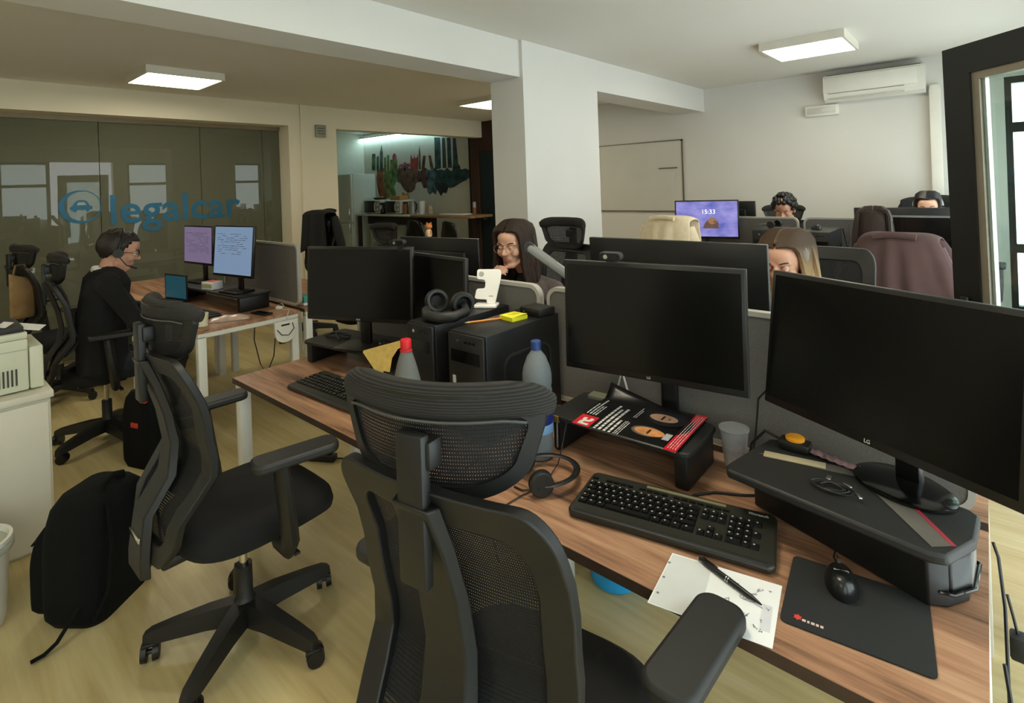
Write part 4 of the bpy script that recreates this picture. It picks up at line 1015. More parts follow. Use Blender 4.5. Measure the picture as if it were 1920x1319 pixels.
rr = random.Random(11)
def textline(x0, x1, y, h):
    b = MB(); x = x0
    while x < x1-.004:
        l = min(rr.uniform(.006, .022), x1-x); u = (x+l/2+MW/2)/MW; p = page(u, (MH/2-y)/MH)
        b.box((x+l/2, y, p[2]+.0032), (l, h, .0004)); x += l+.0035
    b.build('headline', m_mwh, t, smooth=False)
for x0, x1, y, h in ((-.05, .035, .155, .0045), (-.05, .075, .144, .0045), (-.05, .02, .134, .0035), (-.05, .03, .125, .0035),
                     (-.125, .055, .088, .0080), (-.125, .030, .072, .0080), (-.125, .045, .056, .0080), (-.125, -.04, .040, .0075),
                     (-.125, -.03, .026, .0022), (-.125, -.03, .020, .0022), (.0, .085, .020, .0022), (.0, .06, .013, .0022), (-.125, -.04, .013, .0022)): textline(x0, x1, y, h)
# two printed faces, heads toward the masthead
ondeco(oval(.045, -.068, .050, .062), mat('print_hood', (40, 38, 44), .4), 'hood_print', .0030)
ondeco(oval(.045, -.060, .027, .044), m_skin_p, 'face_print', .0034)
ondeco(oval(.045, -.058, .018, .004), mat('print_dark', (60, 40, 34), .4), 'face_feature', .0037); ondeco(oval(.045, -.078, .008, .003), mat('print_lip', (150, 70, 60), .4), 'face_feature', .0037)
ondeco(oval(-.062, -.052, .030, .048), mat('print_hair', (96, 90, 84), .4), 'hair_print', .0031)
ondeco(oval(-.062, -.060, .024, .046), m_skin_o, 'face_print', .0034)
ondeco(oval(-.062, -.058, .017, .004), mat('print_dark', (60, 40, 34), .4), 'face_feature', .0037)
ondeco(rect(-.085, -.045, -.125, -.105), mat('print_collar', (170, 170, 172), .4), 'collar_print', .0034)
ondeco(rect(-.1325, .1325, -.165, -.130, 10), m_mred, 'foot_band')
for k in range(4):
    x0 = -.12
    textline(-.12, .12, -.138-.007*k, .0016)
tag(MB().prism(rrect(.075, .045, .004), 0, .010).build('flat_box', mat('brushed_card', (112, 112, 96), .5), loc=(-1.02, 1.585, .853), rot=(0, 0, R(5))), 'flat grey card box on the riser beside the magazine', 'box')
t = thing('cable_plug', 'black cable plug with brass connector at the riser corner', 'plug', (-1.062, 1.405, TOPZ))
MB().rbox((0, 0, .055), (.030, .035, .11), .006).build('plug_body', m_blk, t); MB().rbox((.0, -.016, .10), (.022, .016, .022), .003).build('brass_connector', mat('brass', (190, 160, 96), .3, .8), t)
MB().tube([(.004, -.02, .09), (.006, -.024, .05), (.004, -.022, .012)], .003, 6).build('grey_lead', m_grey, t)
# ------------------------------------------------------------------ webcams
def webcam(label, x, y, z, rz):
    t = thing('webcam', label, 'webcam', (x, y, z), R(rz), 'clip-on webcams')
    MB().prism(rrect(.074, .028, .0135, 6), -.016, .010, TRS((0, 0, .018), (PI/2, 0, 0))).build('body', m_blk2, t, bevel=.003)
    MB().prism(rrect(.060, .018, .009, 6), .010, .012, TRS((0, 0, .018), (PI/2, 0, 0))).build('face_plate', m_blkgloss, t)
    MB().cyl((-.012, -.012, .018), (-.012, -.0145, .018), .007).build('lens', m_chrome, t)
    MB().rbox((0, .018, -.006), (.030, .006, .03), .002).rbox((0, .008, .003), (.03, .026, .005), .002).build('clip', m_blk, t)
webcam('webcam clipped on the dark monitor behind the magazine', -.885, 1.462, 1.346, 7)
webcam('webcam clipped on the monitor at the far end of the near desk', -2.02, 1.505, 1.334, 22)
# ------------------------------------------------------------------ things on the towers
TZ = 1.1002
t = thing('sticky_notes', 'yellow sticky note pad on the computer tower', 'sticky notes', (-1.335, 1.505, TZ), R(-8))
m_yel = mat('sticky_yellow', (222, 218, 40), .8); MB().box((0, 0, .007), (.074, .074, .014)).build('pad', m_yel, t, smooth=False)
MB().grid(lambda u, v: (-.037+.074*u, -.037+.074*v, .0146+.004*u*u*v), 6, 6).build('top_note', m_yel, t)
sc = MB()
for k in range(3): sc.tube([(-.02+.012*j, .015-.014*k+.004*math.sin(j*2+k), .0165+.001*j) for j in range(4)], .0006, 4)
sc.build('scribble', mat('note_ink', (150, 140, 30), .8), t, smooth=False)
t = thing('pencil', 'orange pencil lying on the computer tower', 'pencil', (-1.392, 1.425, TZ+.004), R(62))
b = MB(); b.cyl((-.07, 0, 0), (.055, 0, 0), .0036, n=6).build('shaft', mat('pencil_orange', (222, 140, 50), .5), t); MB().cyl((-.070, 0, 0), (-.086, 0, 0), .0036, .0006, 6).build('tip', mat('pencil_wood', (214, 180, 130), .7), t); MB().cyl((.055, 0, 0), (.066, 0, 0), .0037, n=10).build('eraser', m_red, t)
t = thing('black_case', 'flat black box on the computer tower beside the sticky notes', 'box', (-1.305, 1.610, TZ), R(-6))
MB().rbox((0, 0, .014), (.105, .085, .028), .003).build('box_body', m_blk, t); MB().box((0, 0, .0285), (.101, .081, .001)).build('lid', m_blk2, t, smooth=False); MB().cyl((-.03, -.0425, .014), (-.03, -.0445, .014), .003, n=10).build('stud', mat('brass', (190, 160, 96), .3, .8), t)
t = thing('phone_stand', 'white wireless charging stand on the computer tower', 'stand', (-1.560, 1.595, TZ), R(30))
m_wst = mat('stand_white', (236, 232, 226), .35, var=.01)
MB().prism(rrect(.095, .075, .012), 0, .011).build('base', m_wst, t, bevel=.003)
up = TRS((.01, .01, .010), (R(78), 0, 0))
plate = [(-.008, 0), (.026, 0), (.048, .100), (.050, .128), (.042, .140), (-.048, .140), (-.054, .134), (-.054, .104), (-.048, .098), (-.022, .096), (-.018, .088), (-.018, .070), (-.022, .062), (-.050, .060), (-.056, .054), (-.062, .024), (-.056, .018), (-.012, .016)]
MB().prism(plate, 0, .007, up).build('upright', m_wst, t, bevel=.002)
MB().prism([(-.034+.011*math.cos(2*PI*k/18), .120+.011*math.sin(2*PI*k/18)) for k in range(18)], .007, .0076, up).build('charging_mark', m_frame_g, t, smooth=False)
MB().box((.008, .03, .0074), (.018, .003, .0006), M=up).build('maker_mark', m_grey, t, smooth=False)
# over-ear headphones on the tower
t = thing('headphones', 'black over-ear gaming headphones resting on the computer tower', 'headphones', (-1.580, 1.395, TZ), R(-28))
for s, cx in ((-1, -.055), (1, .030)):
    M_ = TRS((cx, -.03 if s < 0 else .05, .048), (R(8), R(72 if s < 0 else 90), R(15)))
    c = MB().lathe([(0, -.012), (.030, -.012), (.044, -.004), (.047, .006), (.044, .012), (0, .012)], 28, M_).build('ear_cup', m_blk2, t)
    MB().lathe([(.022, .012), (.032, .030), (.042, .030), (.047, .020), (.046, .012)], 28, M_).build('cushion', m_blk, c)
    MB().lathe([(0, -.0135), (.016, -.0135), (.018, -.012), (.015, -.0115)], 20, M_).build('cup_ring', m_burg, c)
MB().tube([(-.06, -.03, .04), (-.02, -.075, .024), (.05, -.085, .021), (.10, -.05, .021), (.115, .0, .022), (.095, .05, .03), (.04, .06, .045)], [.012, .019, .02, .02, .02, .018, .012], 10, flat=1.0).build('headband', m_blk2, t)
# envelope behind the bottle, small things on the end riser
m_kraft = mat('kraft_paper', (214, 182, 100), .8, var=.12, vscale=40)
KRAFT = [(-.16, .150), (-.155, .158), (.14, .255), (.148, .240), (.045, .190), (.02, .150), (.02, .095), (-.02, .06), (-.05, .075)]
t = thing('paper_bag', 'creased yellow kraft paper flap beside the end riser', 'paper', (-1.92, 1.325, TOPZ))
MB().prism(KRAFT, -.0006, .0006, TRS((0, 0, 0), (R(74), 0, R(8)))).build('paper_flap', m_kraft, t, smooth=False)
MB().rbox((.06, .045, .045), (.16, .05, .09), .004).build('paper_block', m_blk, t)
t = thing('strap_bundle', 'tangle of black straps lying on the end riser', 'straps', (-2.51, 1.47, .853))
for k, (a, l) in enumerate(((10, .13), (35, .11), (-20, .12), (60, .08))):
    M_ = Matrix.Rotation(R(a), 4, 'Z'); MB().tube([(-l*.6, .01*k, .006), (-l*.2, .012, .014+.003*k), (l*.2, -.006, .012+.003*k), (l*.7, .0, .006)], .007, 6, flat=.6, M=M_).build('strap', m_blk2, t)
t = thing('computer_mouse', 'dark glossy mouse lying on the end riser', 'mouse', (-2.13, 1.50, .8525), R(-75)); mousemb().build('shell', m_blkgloss, t, ang=60)
MB().tube([(0, .054, .008), (.02, .075, .004), (.05, .08, .003)], .0018, 6).build('mouse_cord', m_cable, t)
t['label'] = 'small dark glossy mouse on the end riser'
# cables behind the monitors and riser
tag(MB().tube([(-1.00, 1.66, TOPZ+.05), (-.99, 1.655, TOPZ+.14), (-.97, 1.65, TOPZ+.20), (-.95, 1.655, TOPZ+.12), (-.93, 1.665, TOPZ+.003)], .004, 6).build('pale_cable', m_wcable), 'short pale cord behind the magazine riser', 'cable')
tag(MB().tube([(-.62, 1.40, TOPZ+.003), (-.58, 1.45, TOPZ+.003), (-.52, 1.48, TOPZ+.003), (-.49, 1.50, TOPZ+.003)], .003, 6).build('flat_cable', m_cable), 'black cord on the desk between the two risers', 'cable')
tag(MB().tube([(-.55, 1.665, TOPZ+.003), (-.535, 1.668, TOPZ+.10), (-.525, 1.668, TOPZ+.20), (-.47, 1.66, TOPZ+.27), (-.42, 1.65, TOPZ+.28)], .003, 6).build('upright_cable', m_cable), 'black cord rising up the fabric screen beside the plastic cup', 'cable')
# cables on the desk end by the window
for k, (x_, pts) in enumerate(((.0, [(-.012, 1.60, TOPZ+.02), (-.004, 1.60, TOPZ-.01), (.004, 1.57, TOPZ-.10), (.006, 1.55, .40), (.02, 1.50, .05), (.03, 1.40, .006)]), (0, [(.0, 1.36, .66), (.02, 1.32, .50), (.03, 1.25, .25), (.10, 1.15, .006)]), (0, [(.0, 1.32, .60), (.012, 1.26, .40), (.05, 1.10, .006)]))):
    tag(MB().tube(pts, .0035, 6).build('power_cable', m_cable), ['black cord running over the desk end by the window', 'black cord hanging down beside the desk end leg', 'second black cord hanging at the desk end leg'][k], 'cable')
t = thing('hanging_plug', 'small dark plug hanging on the desk end by the window', 'plug', (.012, 1.52, .60))
MB().rbox((.012, 0, 0), (.03, .035, .05), .006).build('plug_body', m_blk2, t); MB().tube([(.01, 0, .025), (.004, .0, .06), (-.004, 0, .10)], .003, 6).build('lead', m_cable, t)
# blue bin with bag under the near desk
t = thing('waste_basket', 'blue waste basket with clear liner under the near desk', 'bin', (-1.165, 1.88, 0))
MB().lathe([(0, 0), (.09, 0), (.10, .01), (.13, .27), (.138, .275), (.138, .29), (.125, .29), (.095, .015), (0, .012)], 28).build('basket', mat('bin_blue', (30, 150, 214), .45), t)
MB().lathe([(.142, .262), (.146, .288), (.136, .305), (.118, .295), (.10, .20)], 28).build('liner', glassy('bin_liner', (220, 225, 228), .06, .2, .18, (210, 215, 218)), t)
# power strip and foot on the floor
t = thing('power_strip', 'black power strip on the floor beyond the desk end', 'power strip', (-3.05, 1.62, 0), R(30))
MB().rbox((0, 0, .02), (.26, .055, .04), .008).build('strip_body', m_blk, t)
for k in range(4): MB().cyl((-.09+.06*k, 0, .040), (-.09+.06*k, 0, .042), .018, n=16).build('socket', m_blkgloss, t)
MB().tube([(.13, 0, .018), (.20, .02, .008), (.30, .12, .006)], .005, 6).build('lead', m_cable, t)

# ------------------------------------------------------------------ desk of the man: clutter
t = thing('card_box', 'small white and red box on the long black riser', 'box', (-4.60, 1.635, .8605), R(15))
MB().rbox((0, 0, .03), (.13, .09, .06), .003).build('carton', m_paper, t); MB().box((0, 0, .0605), (.11, .07, .001)).build('red_lid_print', mat('box_red', (210, 60, 70), .5), t, smooth=False); MB().box((0, -.0455, .03), (.12, .001, .03)).build('side_print', mat('box_green', (170, 176, 140), .5), t, smooth=False)
t = thing('plastic_pouch', 'clear plastic pouch of papers on the desk of the man', 'pouch', (-3.93, 1.50, TOPZ), R(62))
MB().grid(lambda u, v: (-.13+.26*u, -.06+.12*v, .004+.03*math.sin(PI*v)*math.sin(PI*u)**.5+.003*math.sin(20*u)), 14, 8).build('pouch', mat('pouch_plastic', (196, 168, 150), .3, var=.15, vscale=20), t, solid=.001); MB().box((0, 0, .003), (.25, .11, .005)).build('papers', m_paper, t, smooth=False)
tag(MB().lathe([(0, 0), (.03, 0), (.036, .085), (.034, .085), (.028, .004), (0, .004)], 20).build('paper_cup', mat('cup_cream', (226, 222, 188), .5), loc=(-3.90, 1.32, TOPZ)), 'cream paper cup beside the plastic pouch', 'cup')
t = thing('charger', 'white phone charger with cable on the corner of the desk', 'charger', (-3.93, 1.845, TOPZ), R(20))
MB().rbox((0, 0, .012), (.05, .03, .024), .006).build('adapter', m_white, t); MB().tube([(.025, 0, .01), (.06, -.02, .006), (.09, .0, .006), (.12, -.03, .005), (.145, -.06, .004), (.156, -.085, -.02), (.155, -.09, -.14)], .0025, 6).build('white_cord', m_wcable, t); MB().tube([(-.02, .03, .005), (-.06, .05, .02), (-.03, .06, .03), (.0, .05, .01)], .003, 6).build('spare_cord', m_wcable, t)
tag(MB().rbox((0, 0, .006), (.16, .07, .010), .003).build('phone', m_blkgloss, loc=(-3.90, 1.705, TOPZ), rot=(0, 0, R(10))), 'black phone lying on the corner of the desk of the man', 'phone')
t = thing('desk_keyboard', 'black keyboard on the desk of the man', 'keyboard', (-4.30, 1.42, TOPZ), R(4))
MB().rbox((0, 0, .011), (.44, .15, .02), .006).build('shell', m_kb, t)
for r_ in range(5):
    for c_ in range(15): MB().box((-.20+.0285*c_, .05-.024*r_, .0235), (.024, .02, .005)).build('key', m_key, t, smooth=False)
t = thing('cable_holder', 'white half-round cable holder hanging below the desk edge', 'cable holder', (-3.757, 1.80, .54))
hp_ = [(-.075, .15), (-.075, .06), (-.06, .025), (-.03, .005), (0, 0), (.03, .005), (.06, .025), (.075, .06), (.075, .15)]
MB().prism(hp_, -.012, .012, TRS((0, 0, 0), (PI/2, 0, PI/2))).build('holder_shell', m_white, t, bevel=.004)
MB().tube([(.014, -.06, .10), (.016, -.03, .06), (.016, .02, .05), (.016, .06, .09), (.014, .05, .13)], .003, 6).build('looped_cord', m_cable, t)
MB().box((.0125, .0, .125), (.003, .06, .012)).build('slot', m_blk, t, smooth=False)
tag(MB().tube([(-4.0, 1.70, .70), (-3.98, 1.68, .55), (-3.94, 1.70, .38), (-3.93, 1.74, .30), (-3.9, 1.78, .42), (-3.88, 1.80, .66)], .004, 6).build('loop_cable', m_cable), 'black cord hanging in a loop below the desk of the man', 'cable')
t = thing('laptop', 'dark laptop standing open at the far side of the desk of the man', 'laptop', (-5.00, 1.40, TOPZ), R(12))
MB().rbox((0, 0, .009), (.32, .21, .016), .004).build('base', m_blk2, t); MB().rbox((0, .115, .115), (.32, .010, .21), .004).build('lid', m_blk2, t); MB().box((0, .1092, .115), (.29, .001, .18)).build('display', mat('laptop_blue', (20, 50, 60), .3, emit=(40, 96, 112), estr=.35), t, smooth=False)
t = thing('tissue_box', 'teal and white packet on the desk beyond the tall screen', 'box', (-3.93, 2.06, TOPZ)); MB().rbox((0, 0, .035), (.11, .10, .07), .006).build('carton', mat('packet_teal', (70, 150, 140), .5), t); MB().rbox((0, 0, .012), (.112, .102, .022), .004).build('white_band', m_paper, t)
# ------------------------------------------------------------------ far rows
t = thing('desk_lamp', 'grey folding lamp arm beside the woman in glasses', 'lamp', (-1.33, 1.92, TOPZ), R(40))
MB().rbox((0, 0, .01), (.12, .12, .02), .01).build('lamp_base', m_grey, t)
MB().tube([(.02, 0, .02), (.03, 0, .40)], .010, 10).build('lower_arm', m_grey, t)
hd = MB().rbox((0, 0, 0), (.30, .06, .04), .014, M=TRS((-.09, 0, .50), (0, R(38), 0))).build('lamp_head', m_grey, t)
MB().rbox((0, 0, .017), (.13, .04, .004), .001, M=TRS((-.045, 0, .465), (0, R(38), 0))).build('white_panel', m_white, hd)
MB().cyl((-.20, -.026, .585), (-.20, .026, .585), .022, n=18).build('pivot', m_blk2, hd)
t = thing('toy_figure', 'small orange toy figure standing on the monitor', 'toy', (-2.54, 2.125, 1.300), R(190))
m_org = mat('toy_orange', (196, 116, 60), .6, var=.1); MB().sphere((0, 0, .062), (.021, .019, .020), 14, 10).build('head', m_org, t); MB().lathe([(0, 0), (.014, 0), (.018, .012), (.016, .034), (.009, .046), (0, .048)], 16).build('body', mat('toy_cream', (220, 190, 150), .6), t)
for s in (-1, 1): MB().sphere((s*.015, 0, .080), (.006, .004, .007), 8, 6).build('ear', m_org, t); MB().capsule((s*.015, .0, .036), (s*.020, .008, .018), .005, .004, 8).build('arm', m_org, t)
t = thing('computer_mouse', 'dark mouse on top of the far computer tower', 'mouse', (-.985, 4.60, TOPZ+.4305), R(40)); mousemb().build('shell', m_mouse, t, ang=60); MB().cyl((-.003, .034, .027), (.003, .034, .027), .009, n=12).build('scroll_wheel', m_blk2, t)
t = headset('dark headset on top of the computer tower beside the seal monitor', (-1.315, 4.62, TOPZ+.4305), 80, .075, .03)
t = thing('computer_mouse', 'black mouse on the desk edge behind the burgundy jacket', 'mouse', (-.14, 4.46, TOPZ), R(10)); mousemb().build('shell', m_mouse, t, ang=60)
tag(MB().grid(lambda u, v: (-.16+.10*u, 4.66+.2*v, TOPZ+.003+.004*math.sin(3*u)), 4, 4).build('paper_sheet', m_paper, solid=.001), 'white papers on the desk beside the window leaf', 'paper')
tag(MB().tube([(-.11, 4.56, TOPZ+.004), (-.10, 4.62, TOPZ+.03), (-.14, 4.68, TOPZ+.02), (-.20, 4.62, TOPZ+.004), (-.16, 4.56, TOPZ+.004)], .004, 6).build('grey_cable', m_wcable), 'pale cord on the desk beside the window leaf', 'cable')
tag(MB().tube([(-.82, 4.66, TOPZ+.44), (-.80, 4.70, TOPZ+.30), (-.80, 4.80, TOPZ+.45), (-.83, 4.86, TOPZ+.2)], .006, 6).build('tower_cable', m_cable), 'black cord looping behind the tower with the mouse on top', 'cable')
tag(MB().prism(rrect(.15, .09, .02), 0, .03).build('beige_tray', mat('tray_beige', (214, 190, 150), .5), loc=(-1.13, 5.25, 1.2) if False else (-1.05, 5.32, TOPZ)), 'beige tray on the back desk', 'tray')
# ------------------------------------------------------------------ kitchen niche
m_ctr = mat('counter_white', (196, 198, 178), .4, var=.03)
m_barwood = wood('bar_wood', (96, 70, 44), (134, 104, 70), (156, 124, 86), 'x', 1.0, .5)
m_dkbrown = mat('dark_brown_metal', (36, 22, 18), .5)
t = thing('kitchen_counter', 'pale kitchen counter with the microwaves in the niche', 'counter', (-8.78, 6.46, 0))
MB().rbox((0, 0, 1.085), (1.72, .60, .03), .004).build('counter_top', m_ctr, t)
MB().rbox((0, .10, .98), (1.60, .30, .18), .004).build('apron', m_dkbrown, t)
for sx in (-1, 1):
    for sy in (-1, 1): MB().box((sx*.78, sy*.25, .535), (.06, .06, 1.07)).build('leg', m_dkbrown, t, smooth=False)
MB().rbox((-.35, .08, .43), (.62, .36, .84), .006).build('cupboard', mat('cupboard_cream', (196, 192, 166), .6), t)
t = thing('bar_table', 'wooden bar table end reaching out of the kitchen niche', 'table', (-7.11, 6.43, 0))
MB().rbox((0, 0, 1.08), (1.58, .52, .04), .004).build('bar_top', m_barwood, t)
for sx in (-.45, .55): MB().box((sx, .0, .53), (.09, .09, 1.06)).build('leg', m_dkbrown, t, smooth=False)
MB().box((.05, .0, .03), (1.1, .4, .03)).build('foot_plate', m_dkbrown, t, smooth=False)
t = thing('refrigerator', 'tall white refrigerator at the end of the kitchen niche', 'refrigerator', (-10.02, 6.42, 0))
m_fr = mat('fridge_white', (206, 210, 198), .35, var=.02)
MB().rbox((0, .02, .97), (.62, .54, 1.90), .01).build('cabinet', m_fr, t)
MB().rbox((0, -.275, 1.42), (.61, .05, .98), .01).build('upper_door', m_fr, t); MB().rbox((0, -.275, .48), (.61, .05, .86), .01).build('lower_door', m_fr, t)
for z in (1.10, .82): MB().rbox((.25, -.31, z), (.02, .03, .22), .006).build('handle', m_chrome, t)
for sx in (-1, 1): MB().box((sx*.25, 0, .012), (.06, .4, .024)).build('foot', m_blk, t, smooth=False)
def microwave(label, x, y, w, h, white=True):
    t = thing('microwave', label, 'microwave', (x, y, 1.1005), 0, 'microwave ovens')
    body = m_white if white else m_blk2
    MB().rbox((0, .0, h/2+.008), (w, .34, h-.01), .008).build('body', body, t)
    MB().rbox((-w*.13, -.176, h/2+.008), (w*.66, .014, h-.04), .006).build('door_glass', m_blkgloss, t)
    MB().tube([(w*.21, -.19, h*.22), (w*.235, -.205, h*.5), (w*.21, -.19, h*.82)], .008, 8).build('door_handle', m_white, t)
    MB().rbox((w*.36, -.174, h/2+.01), (w*.22, .010, h-.05), .003).build('control_panel', m_frame_g, t)
    for z in (.34, .68): MB().cyl((w*.36, -.178, h*z), (w*.36, -.192, h*z), .020, n=18).build('dial', m_white, t)
    for sx in (-1, 1): MB().box((sx*w*.4, 0, .004), (.03, .28, .008)).build('foot', m_blk, t, smooth=False)
microwave('white microwave with dark door on the kitchen counter beside the refrigerator', -9.30, 6.50, .56, .27)
microwave('white microwave further along the counter beside the coffee jar', -8.62, 6.50, .50, .26)
t = thing('coffee_maker', 'black coffee maker between the two microwaves', 'coffee maker', (-8.96, 6.40, 1.1005)); MB().rbox((0, .03, .11), (.12, .12, .22), .01).build('body', m_blk, t); MB().rbox((0, -.04, .20), (.11, .10, .05), .008).build('brew_head', m_blk, t); MB().lathe([(0, .0), (.04, 0), (.045, .03), (.04, .09), (.038, .10), (0, .10)], 16, TRS((0, -.06, .0))).build('jug', m_blkgloss, t)
t = thing('coffee_jar', 'brown jar on the counter at the end of the microwaves', 'jar', (-8.28, 6.38, 1.1005)); MB().lathe([(0, 0), (.05, 0), (.052, .16), (.045, .18), (.045, .20), (0, .20)], 18).build('jar', mat('jar_brown', (140, 86, 36), .3, var=.3, vscale=25), t); MB().lathe([(0, .20), (.048, .20), (.048, .235), (0, .24)], 18).build('lid', m_dkbrown, t)
t = thing('kettle', 'grey water kettle on the counter', 'kettle', (-8.10, 6.40, 1.1005)); MB().lathe([(0, 0), (.075, 0), (.078, .03), (.062, .22), (.05, .25), (0, .26)], 20).build('body', mat('kettle_grey', (150, 152, 150), .35, .3), t); MB().tube([(.06, 0, .05), (.12, 0, .10), (.115, 0, .20), (.05, 0, .235)], .012, 8).build('handle', m_blk, t); MB().cyl((-.055, 0, .20), (-.10, 0, .235), .020, .012, 10).build('spout', m_blk, t)
tag(MB().lathe([(0, 0), (.06, 0), (.06, .24), (.02, .24), (.02, .245), (0, .245)], 20).build('paper_roll', m_paper, loc=(-7.84, 6.42, 1.1005)), 'white kitchen paper roll standing on the bar table', 'paper roll')
t = thing('glass_jar', 'pale jar beside the kitchen paper roll', 'jar', (-7.62, 6.42, 1.1005)); MB().lathe([(0, 0), (.05, 0), (.055, .02), (.055, .13), (.04, .15), (0, .15)], 18).build('jar', mat('jar_pale', (176, 164, 136), .3, var=.2, vscale=20), t); MB().lathe([(0, .15), (.045, .15), (.045, .17), (0, .17)], 18).build('lid', m_frame_g, t)
t = thing('tray', 'white flat tray of papers on the bar table', 'tray', (-6.95, 6.42, 1.1005)); MB().rbox((0, 0, .010), (.62, .22, .018), .006).build('tray_body', m_paper, t); MB().box((.05, 0, .021), (.4, .16, .004)).build('papers', m_beige, t, smooth=False)
t = thing('spray_bottle', 'small bottle with brown base at the end of the bar table', 'bottle', (-6.62, 6.56, 1.1005)); MB().lathe([(0, 0), (.035, 0), (.036, .10), (.03, .12), (0, .12)], 16).build('base', mat('bottle_brown', (120, 74, 30), .4), t); MB().lathe([(.0, .12), (.03, .12), (.03, .17), (.026, .215), (.0, .22)], 16).build('top', m_frame_g, t)
t = thing('fruit_basket', 'basket of snacks on the microwaves', 'basket', (-9.28, 6.52, 1.3785)); MB().lathe([(0, 0), (.11, 0), (.14, .045), (.135, .045), (.105, .006), (0, .006)], 20).build('basket', mat('basket_dark', (60, 46, 34), .7), t)
for k in range(5): MB().sphere((.055*math.cos(k*1.257), .055*math.sin(k*1.257), .034), .028, 10, 8).build('fruit', mat('fruit_%d' % (k % 3), ((150, 130, 60), (120, 60, 40), (90, 110, 60))[k % 3], .5), t)
t = thing('carton', 'orange-brown carton on the second microwave', 'box', (-8.66, 6.52, 1.369)); MB().rbox((0, 0, .04), (.30, .20, .08), .004).build('carton_body', mat('carton_tan', (176, 134, 76), .7), t); MB().box((0, 0, .0805), (.05, .20, .001)).build('tape', m_beige, t, smooth=False)
def shell_chair(label, x, y, rz):
    t = thing('bar_chair', label, 'chair', (x, y, 0), R(rz), 'black bucket bar chairs')
    def sh(u, v):
        a = -1+2*u
        if v < .5: s = v/.5; return (.21*a*(.82+.18*s), .20-.38*s, .72-.02*(1-a*a)+.05*a*a*s+.03*(1-s)**3*-1)
        s = (v-.5)/.5; return (.21*a*(1-.22*s*s), -.18-.07*s+.08*a*a*s, .72+.05*a*a*(1-s)+.34*s*(1-.12*a*a))
    MB().grid(sh, 12, 16).build('seat_shell', m_blkgloss, t, solid=.012)
    for sx in (-1, 1):
        for sy in (-1, 1): MB().cyl((sx*.13, sy*.12, .705), (sx*.20, sy*.19, 0), .014, .010, 10).build('leg', m_blk, t)
    MB().tube([(.178, .168, .22), (-.178, .168, .22), (-.178, -.168, .22), (.178, -.168, .22)], .008, 8, closed=True).build('foot_ring', m_blk, t)
shell_chair('black bucket bar chair under the middle of the counter', -7.20, 5.88, 8)
shell_chair('black bucket bar chair at the wooden bar table end', -6.32, 5.88, -6)
# cold light strip along the wall top
t = thing('light_strip', 'cold white light strip above the mural', 'lamp', (-9.5, 7.08, 2.735))
MB().rbox((0, 0, .022), (2.9, .05, .03), .004).build('profile', m_white, t); MB().box((0, 0, .003), (2.88, .04, .008)).build('diffuser', mat('strip_glow', (220, 250, 255), .5, emit=(196, 244, 250), estr=STRIP_POWER), t, smooth=False)
t = thing('ceiling_spot', 'small lit spot in the kitchen ceiling beside the pillar', 'lamp', (-6.98, 4.25, 2.86)); MB().lathe([(.045, -.001), (.05, -.012), (.035, -.016), (.03, -.006)], 20).build('bezel', m_white, t); MB().lathe([(0, -.008), (.03, -.008), (.03, -.005), (0, -.005)], 20).build('lens', mat('spot_glow', (255, 250, 230), .5, emit=(255, 246, 226), estr=160), t)
